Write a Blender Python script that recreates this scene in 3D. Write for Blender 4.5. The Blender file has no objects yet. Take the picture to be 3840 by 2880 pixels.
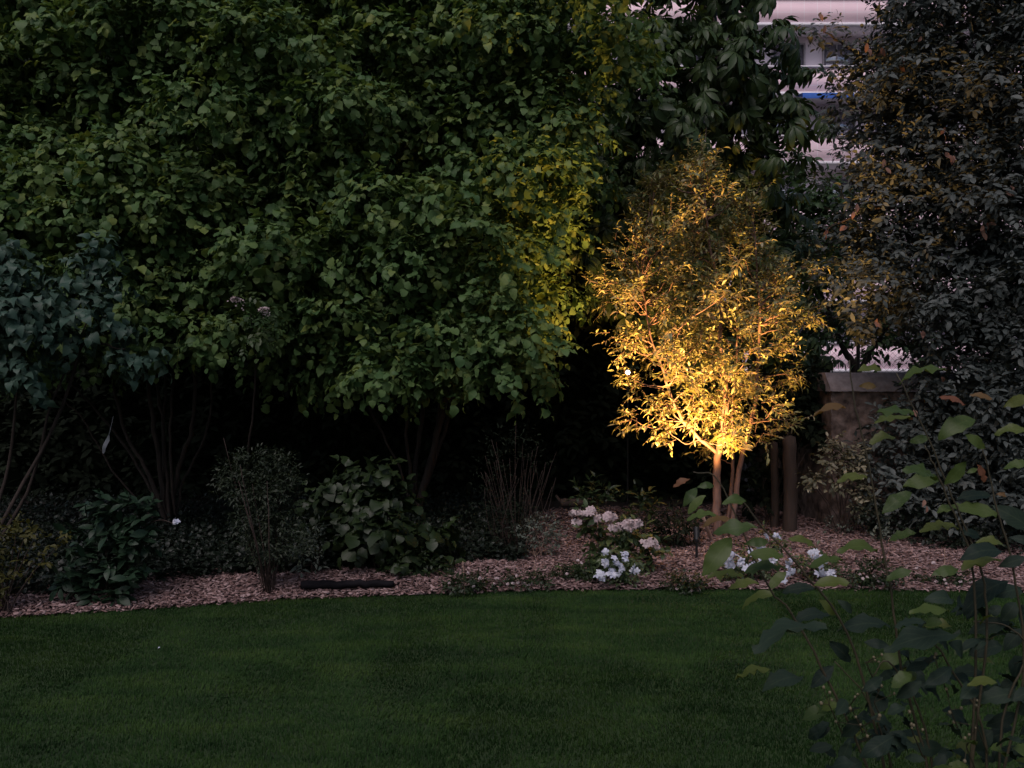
import bpy, math, random
import numpy as np
from mathutils import Vector

S = bpy.context.scene
COL = S.collection
random.seed(7)
RNG = np.random.default_rng(11)

# ------------------------------------------------------------------ camera
F = 3200.0            # focal length in photograph pixels (3840 wide)
EYE = 1.6
cam_d = bpy.data.cameras.new('camera')
cam = bpy.data.objects.new('camera', cam_d)
COL.objects.link(cam)
cam.location = (0, 0, EYE)
cam.rotation_euler = (math.pi / 2, 0, 0)
cam_d.sensor_width = 36.0
cam_d.lens = 30.0
cam_d.clip_start = 0.05
cam_d.clip_end = 800
cam_d.dof.use_dof = True
cam_d.dof.focus_distance = 8.0
cam_d.dof.aperture_fstop = 11.0
S.camera = cam

# ------------------------------------------------------------------ light
SUN_EL, SUN_AZ = math.radians(54), math.radians(200)   # azimuth measured from +Y, clockwise
world = bpy.data.worlds.new('World')
S.world = world
world.use_nodes = True
wn = world.node_tree.nodes
wl = world.node_tree.links
bg = wn['Background']
sky = wn.new('ShaderNodeTexSky')
sky.sky_type = 'NISHITA'
sky.sun_disc = False
sky.sun_elevation = SUN_EL
sky.sun_rotation = SUN_AZ
sky.air_density = 1.0
sky.dust_density = 3.0
sky.ozone_density = 1.0
wl.new(sky.outputs[0], bg.inputs[0])
bg.inputs[1].default_value = 0.055

sun_d = bpy.data.lights.new('sun', 'SUN')
sun_d.energy = 0.95
sun_d.angle = math.radians(40)
sun_d.color = (0.96, 0.83, 0.90)
sun = bpy.data.objects.new('sun', sun_d)
COL.objects.link(sun)
d = Vector((math.sin(SUN_AZ) * math.cos(SUN_EL), math.cos(SUN_AZ) * math.cos(SUN_EL), math.sin(SUN_EL)))
sun.rotation_euler = (-d).to_track_quat('-Z', 'Y').to_euler()

S.view_settings.view_transform = 'Standard'
S.view_settings.look = 'None'
S.view_settings.exposure = 0.75
S.view_settings.gamma = 1.0
S.render.engine = 'CYCLES'
cy = S.cycles
cy.max_bounces = 6
cy.diffuse_bounces = 3
cy.glossy_bounces = 2
cy.transmission_bounces = 4
cy.transparent_max_bounces = 4
cy.sample_clamp_indirect = 3.0
cy.use_denoising = True

# ------------------------------------------------------------------ helpers
def W(px, py, Y):
    """point at depth Y seen at photograph pixel (px, py)"""
    return np.array([(px - 1920) / F * Y, Y, EYE - (py - 1440) / F * Y])

def G(px, py, z=0.0):
    """point of the ground seen at photograph pixel (px, py)"""
    Y = (EYE - z) * F / (py - 1440)
    return np.array([(px - 1920) / F * Y, Y, z])

def gy(py):
    return EYE * F / (py - 1440)

def norm(v):
    return v / np.maximum(np.linalg.norm(v, axis=-1, keepdims=True), 1e-9)

def rand_dirs(n):
    return norm(RNG.normal(size=(n, 3)))

def prop(o, label=None, cat=None, group=None, kind=None):
    if label: o['label'] = label
    if cat: o['category'] = cat
    if group: o['group'] = group
    if kind: o['kind'] = kind
    return o

def empty(name, loc, label, cat, group=None):
    o = bpy.data.objects.new(name, None)
    COL.objects.link(o)
    o.location = loc
    o.empty_display_size = 0.1
    return prop(o, label, cat, group)

class Acc:
    """collects quads with a per-vertex random value and leaf coordinates"""
    def __init__(s):
        s.v, s.f, s.r, s.uv, s.n = [], [], [], [], 0
    def add(s, v, f, r=None, uv=None):
        v = np.asarray(v, float).reshape(-1, 3)
        f = np.asarray(f, int).reshape(-1, 4)
        s.v.append(v); s.f.append(f + s.n); s.n += len(v)
        s.r.append(np.full(len(v), RNG.random()) if r is None else np.broadcast_to(np.asarray(r, float), (len(v),)))
        s.uv.append(np.zeros((len(v), 2)) if uv is None else uv)
        return s
    def build(s, name, mat, parent=None, smooth=True):
        if not s.v:
            return None
        v = np.concatenate(s.v); f = np.concatenate(s.f)
        r = np.concatenate(s.r); uv = np.concatenate(s.uv)
        if parent is not None:
            v = v - np.array(parent_world(parent))
        me = bpy.data.meshes.new(name)
        me.vertices.add(len(v)); me.vertices.foreach_set('co', v.astype(np.float32).ravel())
        me.loops.add(f.size); me.loops.foreach_set('vertex_index', f.astype(np.int32).ravel())
        me.polygons.add(len(f))
        me.polygons.foreach_set('loop_start', np.arange(0, f.size, 4, dtype=np.int32))
        me.update(calc_edges=True)
        if smooth:
            me.polygons.foreach_set('use_smooth', np.ones(len(f), bool))
        a = me.attributes.new('rnd', 'FLOAT', 'POINT'); a.data.foreach_set('value', r.astype(np.float32))
        a = me.attributes.new('leaf', 'FLOAT_VECTOR', 'POINT')
        a.data.foreach_set('vector', np.column_stack([uv, np.zeros(len(uv))]).astype(np.float32).ravel())
        me.materials.append(mat)
        o = bpy.data.objects.new(name, me)
        COL.objects.link(o)
        if parent is not None:
            o.parent = parent
        return o

def parent_world(o):
    p = Vector((0, 0, 0))
    while o is not None:
        p += o.location
        o = o.parent
    return p

def smooth_path(pts, n=6):
    pts = np.asarray(pts, float)
    if len(pts) < 3:
        t = np.linspace(0, 1, n + 1)[:, None]
        return pts[0] * (1 - t) + pts[-1] * t
    P = np.vstack([2 * pts[0] - pts[1], pts, 2 * pts[-1] - pts[-2]])
    out = []
    for i in range(1, len(P) - 2):
        t = np.linspace(0, 1, n, endpoint=False)[:, None]
        p0, p1, p2, p3 = P[i - 1], P[i], P[i + 1], P[i + 2]
        out.append(0.5 * (2 * p1 + (p2 - p0) * t + (2 * p0 - 5 * p1 + 4 * p2 - p3) * t ** 2 + (3 * p1 - p0 - 3 * p2 + p3) * t ** 3))
    out.append(pts[-1][None])
    return np.vstack(out)

def tube(acc, pts, r0, r1, sides=6, n=6, wob=0.0, cap=True):
    p = smooth_path(pts, n)
    m = len(p)
    if wob:
        j = RNG.normal(size=(m, 3)) * wob
        j[0] = 0; j[-1] = 0
        p = p + j
    tan = norm(np.gradient(p, axis=0))
    ref = np.tile(np.array([0.31, 0.9, 0.2]), (m, 1))
    a = norm(np.cross(tan, ref)); b = np.cross(tan, a)
    rad = np.linspace(r0, r1, m)
    ang = np.linspace(0, 2 * math.pi, sides, endpoint=False)
    v = p[:, None] + rad[:, None, None] * (np.cos(ang)[None, :, None] * a[:, None] + np.sin(ang)[None, :, None] * b[:, None])
    q = []
    for i in range(m - 1):
        for k in range(sides):
            k2 = (k + 1) % sides
            q.append((i * sides + k, i * sides + k2, (i + 1) * sides + k2, (i + 1) * sides + k))
    v = v.reshape(-1, 3)
    if cap:                              # close the far end
        c = len(v)
        v = np.vstack([v, p[-1:] + tan[-1:] * r1 * 0.4])
        for k in range(0, sides, 2):
            q.append(((m - 1) * sides + k, (m - 1) * sides + (k + 1) % sides, (m - 1) * sides + (k + 2) % sides, c))
    uv = np.zeros((len(v), 2))
    acc.add(v, q, uv=uv)
    return p

def box(acc, c, s, rot=0.0, r=None):
    c = np.asarray(c, float); s = np.asarray(s, float) / 2
    k = np.array([[-1, -1, -1], [1, -1, -1], [1, 1, -1], [-1, 1, -1], [-1, -1, 1], [1, -1, 1], [1, 1, 1], [-1, 1, 1]]) * s
    ca, sa = math.cos(rot), math.sin(rot)
    k = np.column_stack([k[:, 0] * ca - k[:, 1] * sa, k[:, 0] * sa + k[:, 1] * ca, k[:, 2]])
    f = [(0, 3, 2, 1), (4, 5, 6, 7), (0, 1, 5, 4), (1, 2, 6, 5), (2, 3, 7, 6), (3, 0, 4, 7)]
    acc.add(k + c, f, r)

# ---- leaf shapes: unit length along +Y, upper face +Z
def leaf_tpl(kind, rows=5, fold=0.25, droop=0.25, arch=0.0, wid=1.0, serr=0.0, seed=0):
    rg = np.random.default_rng(seed)
    t = np.linspace(0, 1, rows + 1)
    if kind == 'round':   w = 0.44 * np.sin(np.pi * np.clip(t, 0, 1) ** 0.85) ** 0.62
    elif kind == 'heart': w = 0.40 * np.sin(np.pi * t ** 0.55) ** 0.85
    elif kind == 'lance': w = 0.135 * np.sin(np.pi * t ** 0.9) ** 0.9
    elif kind == 'ellip': w = 0.235 * np.sin(np.pi * t ** 0.95) ** 0.85
    elif kind == 'ovate': w = 0.30 * np.sin(np.pi * t ** 0.75) ** 0.85
    elif kind == 'obov':  w = 0.155 * np.sin(np.pi * t ** 1.6) ** 0.9
    elif kind == 'petal': w = 0.36 * np.sin(np.pi * t ** 1.4 * 0.93) ** 0.7
    w = np.maximum(w * wid, 0.012)
    wl_ = w * (1 + serr * rg.normal(size=len(t))); wr_ = w * (1 + serr * rg.normal(size=len(t)))
    z = arch * np.sin(np.pi * t) - droop * t ** 2
    y = t * (1 - 0.25 * droop)
    ripple = 0.045 * rg.normal(size=(2, len(t))) * (serr > 0)
    M = np.column_stack([np.zeros_like(t), y, z])
    L = np.column_stack([-wl_ * math.cos(fold), y, z + wl_ * math.sin(fold) + ripple[0]])
    R = np.column_stack([wr_ * math.cos(fold), y, z + wr_ * math.sin(fold) + ripple[1]])
    v = np.stack([L, M, R], 1).reshape(-1, 3)
    uv = np.stack([np.column_stack([-np.ones_like(t), t]), np.column_stack([0 * t, t]), np.column_stack([np.ones_like(t), t])], 1).reshape(-1, 2)
    q = []
    for i in range(rows):
        a = i * 3
        q += [(a, a + 1, a + 4, a + 3), (a + 1, a + 2, a + 5, a + 4)]
    return v, np.array(q), uv

def compound(tpl, placements):
    vs, qs, us, n = [], [], [], 0
    for (pos, yaw, scale, dip) in placements:
        v, q, u = tpl
        v = v * scale
        cd, sd = math.cos(dip), math.sin(dip)
        v = np.column_stack([v[:, 0], v[:, 1] * cd + v[:, 2] * sd, -v[:, 1] * sd + v[:, 2] * cd])
        c, s_ = math.cos(yaw), math.sin(yaw)
        v = np.column_stack([v[:, 0] * c + v[:, 1] * s_, -v[:, 0] * s_ + v[:, 1] * c, v[:, 2]])
        vs.append(v + np.array(pos)); qs.append(q + n); us.append(u); n += len(v)
    return np.vstack(vs), np.vstack(qs), np.vstack(us)

T_ROUND = [leaf_tpl('round', 7, [0.05, 0.3, 0.18, -0.1, 0.4, 0.12, 0.25, 0.0][i], [0.15, 0.4, 0.25, 0.5, 0.3, 0.6, 0.1, 0.35][i], 0.05, wid=[1, .85, .95, 1.05, .8, .9, 1, .88][i], serr=0.13, seed=i) for i in range(8)]
T_HEART = [leaf_tpl('heart', 6, 0.12, 0.25 + 0.12 * i, 0.08, serr=.03, seed=i) for i in range(4)]
T_LANCE = [leaf_tpl('lance', 4, 0.3, 0.1 + 0.12 * i, 0.03, wid=1.0 + 0.15 * i) for i in range(4)]
T_ELLIP = [leaf_tpl('ellip', 4, 0.22, 0.06 + 0.08 * i, 0.03) for i in range(4)]
T_OVATE = [leaf_tpl('ovate', 6, 0.15, 0.1 + 0.15 * i, 0.08, serr=0.03, seed=i) for i in range(4)]
T_FMASS = [leaf_tpl('ellip', 8, .1 + .07 * i, 0.05 + .1 * i, 0.10, wid=1.05 + .1 * i, serr=.02, seed=i) for i in range(4)]
T_SMALL = [leaf_tpl('ellip', 2, 0.2, 0.1, 0.0, wid=1.1), leaf_tpl('ellip', 2, 0.2, 0.3, 0.0)]
_ob = leaf_tpl('obov', 5, 0.25, 0.35, 0.06)
T_PALM = [compound(_ob, [((0, 0, 0), a, s_ * 1.0, 0.25 + 0.2 * k) for a, s_ in zip((-1.75, -1.0, -0.35, 0.3, 0.95, 1.7), (.6, .85, 1, 1, .86, .62))]) for k in range(3)]
_el = leaf_tpl('ellip', 3, 0.2, 0.2)
T_PINN = [compound(_el, [((0, 0.95, -0.1), 0, 0.6, 0.2), ((0, 0.6, -0.03), 1.0, 0.5, 0.2), ((0, 0.6, -0.03), -1.0, 0.5, 0.2), ((0, 0.25, 0), 1.1, 0.45, 0.2), ((0, 0.25, 0), -1.1, 0.45, 0.2)])]
T_PETAL = [leaf_tpl('petal', 3, 0.15, 0.35, 0.08)]
_pt = T_PETAL[0]
T_FLOWER = [compound(_pt, [((0, 0, 0), k * 2 * math.pi / 5 + j, 1.0, -0.5 + 0.35 * j) for k in range(5)]) for j in range(3)]

def place(acc, tpls, pos, axis, nrm, scale, rnd=None):
    """put a leaf on every position"""
    n = len(pos)
    if n == 0:
        return
    pos = np.asarray(pos, float)
    y = norm(np.asarray(axis, float))
    z = np.asarray(nrm, float)
    z = norm(z - (z * y).sum(-1, keepdims=True) * y + 1e-6)
    x = np.cross(y, z)
    scale = np.broadcast_to(np.asarray(scale, float), (n,))
    rnd = RNG.random(n) if rnd is None else np.broadcast_to(rnd, (n,))
    pick = RNG.integers(0, len(tpls), n)
    for k, (v, q, uv) in enumerate(tpls):
        m = np.nonzero(pick == k)[0]
        if not len(m):
            continue
        B = np.stack([x[m], y[m], z[m]], 1)          # n,3,3
        out = np.einsum('vi,nij->nvj', v, B) * scale[m][:, None, None] + pos[m][:, None]
        nv = len(v)
        f = (q[None] + (np.arange(len(m)) * nv)[:, None, None]).reshape(-1, 4)
        acc.add(out.reshape(-1, 3), f, np.repeat(rnd[m], nv), np.tile(uv, (len(m), 1)))

UP = np.array([0, 0, 1.0])

def sprays(acc, tpls, c, out, k, length, size, droop=0.3, face=0.5, spread=1.0, twigs=None, tw_r=0.003, var=0.3, rnd_base=None):
    """a twig with k leaves at every centre c, growing along out"""
    n = len(c)
    if n == 0:
        return
    d = norm(out + RNG.normal(size=(n, 3)) * 0.45 - UP * droop * RNG.random((n, 1)))
    side = norm(np.cross(d, UP + RNG.normal(size=(n, 3)) * 0.3))
    t = np.linspace(0.1, 1.0, k)[None, :, None] * np.ones((n, 1, 1))
    pos = c[:, None] + d[:, None] * (t - 0.35) * length - UP * (0.25 * droop * length) * t ** 2
    sgn = np.where(np.arange(k) % 2 == 0, 1.0, -1.0)[None, :, None]
    ax = d[:, None] * (0.5 + 0.7 * (t > 0.95)) + side[:, None] * sgn * spread * (1 - 0.8 * (t > 0.95)) - UP * droop * 0.8 + RNG.normal(size=(n, k, 3)) * 0.28
    nr = UP * 1.0 + out[:, None] * face + RNG.normal(size=(n, k, 3)) * 0.38
    sc = size * np.clip(1 + RNG.normal(size=(n, k)) * var, 0.45, 1.6)
    base = RNG.random((n, 1)) if rnd_base is None else np.asarray(rnd_base)[:, None]
    r = np.clip(base * 0.6 + RNG.random((n, k)) * 0.4, 0, 1)
    place(acc, tpls, pos.reshape(-1, 3), ax.reshape(-1, 3), nr.reshape(-1, 3), sc.ravel(), r.ravel())
    if twigs is not None:
        for i in range(n):
            tube(twigs, [c[i] - d[i] * 0.35 * length, c[i] + d[i] * 0.6 * length - UP * 0.2 * droop * length], tw_r, tw_r * 0.5, 3, 2, cap=False)

def blob_points(blobs, per_m2, back=0.45, under=0.6, inner=0.25):
    """points over the surface of a set of ellipsoids, with their outward directions"""
    P, O = [], []
    for c, r in blobs:
        r = np.asarray(r, float) * np.ones(3)
        area = 4 * math.pi * ((r[0] * r[1] + r[0] * r[2] + r[1] * r[2]) / 3)
        n = max(3, int(area * per_m2))
        u = rand_dirs(n)
        keep = np.ones(n)
        keep[u[:, 1] > 0.35] *= back
        keep[u[:, 2] < -0.45] *= under
        u = u[RNG.random(n) < keep]
        k = np.where(RNG.random(len(u)) < inner, RNG.random(len(u)) ** 0.5 * 0.9, 0.9 + RNG.random(len(u)) * 0.2)
        P.append(c + r * u * k[:, None]); O.append(norm(u / r))
    return np.concatenate(P), np.concatenate(O)

def inside(poly, x, y):
    c = False
    j = len(poly) - 1
    for i in range(len(poly)):
        xi, yi = poly[i]; xj, yj = poly[j]
        if (yi > y) != (yj > y) and x < (xj - xi) * (y - yi) / (yj - yi + 1e-12) + xi:
            c = not c
        j = i
    return c

def fill(poly, step, Yf, Yj, rad, holes=(), ydepth=None):
    """blobs on a jittered grid filling an outline seen in the photograph, at real depth"""
    xs = [p[0] for p in poly]; ys = [p[1] for p in poly]
    out = []
    row = 0
    y = min(ys)
    while y < max(ys):
        x = min(xs) + (row % 2) * step / 2
        while x < max(xs):
            px = x + RNG.normal() * step * 0.22; py = y + RNG.normal() * step * 0.22
            if inside(poly, px, py) and not any((px - h[0]) ** 2 / h[2] ** 2 + (py - h[1]) ** 2 / h[3] ** 2 < 1 for h in holes):
                Y = Yf(px, py) + RNG.normal() * Yj
                r = rad * (0.75 + 0.5 * RNG.random())
                out.append((W(px, py, Y), np.array([r * 1.15, r, r * 0.8])))
            x += step
        y += step * 0.85; row += 1
    return out

# ------------------------------------------------------------------ materials
def new_mat(name):
    m = bpy.data.materials.new(name)
    m.use_nodes = True
    n = m.node_tree.nodes
    return m, n, m.node_tree.links, n['Principled BSDF']

def ramp(n, l, src, cols):
    r = n.new('ShaderNodeValToRGB')
    e = r.color_ramp.elements
    while len(e) < len(cols):
        e.new(0.5)
    for i, c in enumerate(cols):
        p, c = c if isinstance(c[0], (int, float)) and len(c) == 2 else (i / max(1, len(cols) - 1), c)
        e[i].position = p; e[i].color = (*c, 1)
    l.new(src, r.inputs[0])
    return r

def leaf_mat(name, cols, rough=0.5, trans=0.3, spec=0.35, vein=0.0, tcol=(1.3, 1.08, 0.5)):
    m, n, l, b = new_mat(name)
    a = n.new('ShaderNodeAttribute'); a.attribute_name = 'rnd'
    r = ramp(n, l, a.outputs['Fac'], cols)
    col = r.outputs[0]
    if vein:
        g = n.new('ShaderNodeAttribute'); g.attribute_name = 'leaf'
        s = n.new('ShaderNodeSeparateXYZ'); l.new(g.outputs['Vector'], s.inputs[0])
        ab = n.new('ShaderNodeMath'); ab.operation = 'ABSOLUTE'; l.new(s.outputs[0], ab.inputs[0])
        # midrib
        mr = n.new('ShaderNodeMapRange'); l.new(ab.outputs[0], mr.inputs[0])
        mr.inputs[1].default_value = 0.0; mr.inputs[2].default_value = 0.10; mr.inputs[3].default_value = 1; mr.inputs[4].default_value = 0
        # side veins
        ml = n.new('ShaderNodeMath'); ml.operation = 'MULTIPLY_ADD'; l.new(ab.outputs[0], ml.inputs[0]); ml.inputs[1].default_value = -0.35; l.new(s.outputs[1], ml.inputs[2])
        si = n.new('ShaderNodeMath'); si.operation = 'SINE'
        m2 = n.new('ShaderNodeMath'); m2.operation = 'MULTIPLY'; l.new(ml.outputs[0], m2.inputs[0]); m2.inputs[1].default_value = 46
        l.new(m2.outputs[0], si.inputs[0])
        mr2 = n.new('ShaderNodeMapRange'); l.new(si.outputs[0], mr2.inputs[0])
        mr2.inputs[1].default_value = 0.75; mr2.inputs[2].default_value = 1; mr2.inputs[3].default_value = 0; mr2.inputs[4].default_value = 0.5
        mx = n.new('ShaderNodeMath'); mx.operation = 'MAXIMUM'; l.new(mr.outputs[0], mx.inputs[0]); l.new(mr2.outputs[0], mx.inputs[1])
        mm = n.new('ShaderNodeMath'); mm.operation = 'MULTIPLY'; l.new(mx.outputs[0], mm.inputs[0]); mm.inputs[1].default_value = vein
        mix = n.new('ShaderNodeMix'); mix.data_type = 'RGBA'; mix.blend_type = 'ADD'
        l.new(mm.outputs[0], mix.inputs[0]); l.new(col, mix.inputs[6]); mix.inputs[7].default_value = (0.05, 0.06, 0.03, 1)
        col = mix.outputs[2]
    l.new(col, b.inputs['Base Color'])
    b.inputs['Roughness'].default_value = rough
    b.inputs['Specular IOR Level'].default_value = spec
    if trans:
        tr = n.new('ShaderNodeBsdfTranslucent')
        mu = n.new('ShaderNodeMix'); mu.data_type = 'RGBA'; mu.blend_type = 'MULTIPLY'; mu.inputs[0].default_value = 1
        l.new(col, mu.inputs[6]); mu.inputs[7].default_value = (*tcol, 1)
        l.new(mu.outputs[2], tr.inputs[0])
        ms = n.new('ShaderNodeMixShader'); ms.inputs[0].default_value = trans
        l.new(b.outputs[0], ms.inputs[1]); l.new(tr.outputs[0], ms.inputs[2])
        l.new(ms.outputs[0], n['Material Output'].inputs[0])
    return m

def rough_mat(name, cols, scale=8.0, rough=0.85, bump=0.3, stretch=(1, 1, 1), detail=6, spec=0.3, rnd=False):
    m, n, l, b = new_mat(name)
    tc = n.new('ShaderNodeTexCoord'); mp = n.new('ShaderNodeMapping'); mp.inputs['Scale'].default_value = stretch
    l.new(tc.outputs['Object'], mp.inputs[0])
    nz = n.new('ShaderNodeTexNoise'); nz.inputs['Scale'].default_value = scale; nz.inputs['Detail'].default_value = detail
    l.new(mp.outputs[0], nz.inputs['Vector'])
    src = nz.outputs['Fac']
    if rnd:
        a = n.new('ShaderNodeAttribute'); a.attribute_name = 'rnd'
        ad = n.new('ShaderNodeMath'); ad.operation = 'MULTIPLY_ADD'; l.new(nz.outputs['Fac'], ad.inputs[0]); ad.inputs[1].default_value = 0.35
        m2 = n.new('ShaderNodeMath'); m2.operation = 'MULTIPLY'; l.new(a.outputs['Fac'], m2.inputs[0]); m2.inputs[1].default_value = 0.75
        l.new(m2.outputs[0], ad.inputs[2]); src = ad.outputs[0]
        r = ramp(n, l, src, cols)
    else:
        k = len(cols) - 1
        r = ramp(n, l, src, [(0.3 + 0.4 * i / k, c) for i, c in enumerate(cols)])
    l.new(r.outputs[0], b.inputs['Base Color'])
    b.inputs['Roughness'].default_value = rough
    b.inputs['Specular IOR Level'].default_value = spec
    if bump:
        bp = n.new('ShaderNodeBump'); bp.inputs['Strength'].default_value = bump; bp.inputs['Distance'].default_value = 0.02
        l.new(nz.outputs['Fac'], bp.inputs['Height']); l.new(bp.outputs[0], b.inputs['Normal'])
    return m

M_HAZEL = leaf_mat('hazel_leaf', [(.034, .078, .026), (.060, .114, .038), (.092, .148, .048), (.145, .18, .042)], 0.55, 0.32, 0.2, tcol=(1.15, 1.08, .6))
M_LILAC = leaf_mat('lilac_leaf', [(.026, .056, .040), (.038, .072, .052), (.05, .088, .062)], 0.5, 0.2, 0.22)
M_CHEST = leaf_mat('chestnut_leaf', [(.018, .040, .014), (.030, .055, .018), (.045, .07, .02)], 0.5, 0.25)
M_EVER = leaf_mat('evergreen_leaf', [(.032, .042, .040), (.046, .057, .054), (.062, .074, .070), (.082, .09, .084)], 0.55, 0.12, 0.28)
M_DEAD = leaf_mat('withered_leaf', [(.10, .048, .036), (.15, .078, .058), (.20, .11, .08)], 0.7, 0.2)
M_LIT = leaf_mat('olive_leaf', [(.085, .105, .034), (.13, .142, .05), (.19, .185, .08), (.26, .215, .13)], 0.5, 0.22, 0.4)
M_BACK = leaf_mat('back_tree_leaf', [(.025, .055, .022), (.04, .08, .03), (.05, .09, .035)], 0.55, 0.3)
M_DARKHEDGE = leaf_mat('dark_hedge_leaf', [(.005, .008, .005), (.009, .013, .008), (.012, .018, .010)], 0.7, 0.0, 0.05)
M_FINE = leaf_mat('fine_leaf', [(.011, .019, .010), (.017, .027, .013), (.024, .034, .016)], 0.55, 0.25)
M_BROAD = leaf_mat('broad_leaf', [(.009, .018, .006), (.014, .027, .008), (.021, .037, .010)], 0.5, 0.25)
M_GREY = leaf_mat('grey_leaf', [(.065, .083, .066), (.095, .112, .09), (.12, .138, .11)], 0.6, 0.2)
M_GLOSS = leaf_mat('glossy_leaf', [(.009, .021, .011), (.014, .030, .016), (.019, .038, .021)], 0.45, 0.1, 0.2)
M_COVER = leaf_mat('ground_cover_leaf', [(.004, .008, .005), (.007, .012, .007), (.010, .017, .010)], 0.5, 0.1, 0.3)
M_YELLOW = leaf_mat('yellow_leaf', [(.032, .036, .007), (.052, .052, .010), (.07, .065, .013)], 0.55, 0.3)
M_RHODO = leaf_mat('rhododendron_leaf', [(.03, .05, .02), (.045, .07, .026), (.07, .09, .03)], 0.45, 0.15, 0.45)
M_VARIEG = leaf_mat('variegated_leaf', [(.05, .06, .035), (.12, .11, .07), (.30, .27, .19)], 0.5, 0.2)
M_FORE = leaf_mat('foreground_leaf', [(.030, .055, .015), (.044, .074, .017), (.060, .09, .019), (.08, .096, .02)], 0.5, 0.35, 0.3, vein=0.35)
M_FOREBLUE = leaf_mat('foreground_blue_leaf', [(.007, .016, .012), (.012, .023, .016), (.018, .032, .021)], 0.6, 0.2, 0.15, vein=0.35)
M_FORERED = leaf_mat('foreground_red_leaf', [(.13, .045, .03), (.16, .065, .035), (.11, .075, .025)], 0.55, 0.4, 0.3, vein=0.35)
M_PETAL = leaf_mat('white_petal', [(.40, .42, .52), (.50, .52, .62), (.60, .61, .68)], 0.6, 0.25, 0.2, tcol=(1, 1, 1))
M_PINKPETAL = leaf_mat('pink_white_petal', [(.38, .29, .30), (.48, .385, .39), (.58, .49, .49)], 0.6, 0.25, 0.2, tcol=(1, .95, .95))
M_BUD = leaf_mat('flower_bud', [(.05, .047, .022), (.085, .078, .04), (.13, .11, .065)], 0.6, 0.1)
M_BARK = rough_mat('hazel_bark', [(.016, .011, .009), (.036, .025, .02)], 30, 0.85, 0.5, (1, 1, .2))
M_PALEBARK = rough_mat('pale_bark', [(.10, .058, .048), (.21, .126, .104)], 25, 0.75, 0.4, (1, 1, .3))
M_TWIG = rough_mat('twig_bark', [(.022, .014, .012), (.044, .028, .022)], 30, 0.8, 0.2)
M_GSTEM = rough_mat('green_stem', [(.026, .022, .012), (.045, .037, .02)], 20, 0.6, 0.1)
M_SOIL = rough_mat('soil', [(.008, .006, .006), (.022, .016, .014)], 14, 0.95, 0.6)
M_CHIP = rough_mat('wood_chip', [(.04, .022, .02), (.12, .07, .064), (.22, .142, .134), (.38, .275, .27)], 30, 0.85, 0.2, rnd=True)
M_LAWN = rough_mat('lawn_soil', [(.010, .022, .006), (.022, .042, .011)], 5, 0.95, 0.5)
M_STONE = rough_mat('wall_stone', [(.035, .024, .021), (.11, .08, .07), (.20, .15, .135)], 11, 0.95, 1.0, detail=9)
M_COPING = rough_mat('coping_stone', [(.20, .165, .172), (.31, .265, .275)], 18, 0.9, 0.4)
M_BLACK = rough_mat('black_metal', [(.008, .008, .009), (.014, .014, .015)], 40, 0.45, 0.05)
M_LOG = rough_mat('black_log', [(.004, .004, .005), (.011, .010, .012)], 20, 0.95, 0.6, (.2, 1, 1), spec=0.05)
M_CANE = rough_mat('bamboo_cane', [(.28, .17, .13), (.42, .30, .24)], 20, 0.7, 0.1)
M_POST = rough_mat('weathered_post', [(.022, .015, .012), (.045, .03, .024)], 20, 0.85, 0.5, (1, 1, .15))
M_TAG = rough_mat('pale_plastic', [(.20, .21, .23), (.30, .30, .32)], 8, 0.4, 0.05)

def grass_mat():
    m, n, l, b = new_mat('grass_blade')
    a = n.new('ShaderNodeAttribute'); a.attribute_name = 'rnd'
    tc = n.new('ShaderNodeTexCoord')
    mp = n.new('ShaderNodeMapping'); mp.inputs['Scale'].default_value = (0.9, 2.6, 1); l.new(tc.outputs['Object'], mp.inputs[0])
    nz = n.new('ShaderNodeTexNoise'); nz.inputs['Scale'].default_value = 1.5; nz.inputs['Detail'].default_value = 5; nz.inputs['Roughness'].default_value = 0.6
    l.new(mp.outputs[0], nz.inputs['Vector'])
    ad = n.new('ShaderNodeMath'); ad.operation = 'MULTIPLY_ADD'; l.new(a.outputs['Fac'], ad.inputs[0]); ad.inputs[1].default_value = 0.16
    m2 = n.new('ShaderNodeMath'); m2.operation = 'MULTIPLY_ADD'; l.new(nz.outputs['Fac'], m2.inputs[0]); m2.inputs[1].default_value = 1.6; m2.inputs[2].default_value = -0.38
    l.new(m2.outputs[0], ad.inputs[2])
    r = ramp(n, l, ad.outputs[0], [(0.12, (.010, .029, .008)), (0.40, (.020, .050, .013)), (0.62, (.033, .070, .016)), (0.9, (.058, .096, .024))])
    l.new(r.outputs[0], b.inputs['Base Color'])
    b.inputs['Roughness'].default_value = 0.65
    b.inputs['Specular IOR Level'].default_value = 0.1
    tr = n.new('ShaderNodeBsdfTranslucent'); l.new(r.outputs[0], tr.inputs[0])
    ms = n.new('ShaderNodeMixShader'); ms.inputs[0].default_value = 0.3
    l.new(b.outputs[0], ms.inputs[1]); l.new(tr.outputs[0], ms.inputs[2]); l.new(ms.outputs[0], n['Material Output'].inputs[0])
    return m
M_GRASS = grass_mat()

# ------------------------------------------------------------------ ground, lawn, mulch
EDGE_PX = [(-900, 2395), (-400, 2354), (0, 2325), (350, 2303), (700, 2281), (1000, 2262), (1300, 2246), (1700, 2229), (2100, 2219), (2500, 2214), (3000, 2216), (3400, 2220), (3840, 2226), (4400, 2240)]
EDGE = np.array([G(*p)[:2] for p in EDGE_PX])
def edge_y(x):
    return np.interp(x, EDGE[:, 0], EDGE[:, 1])

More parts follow.
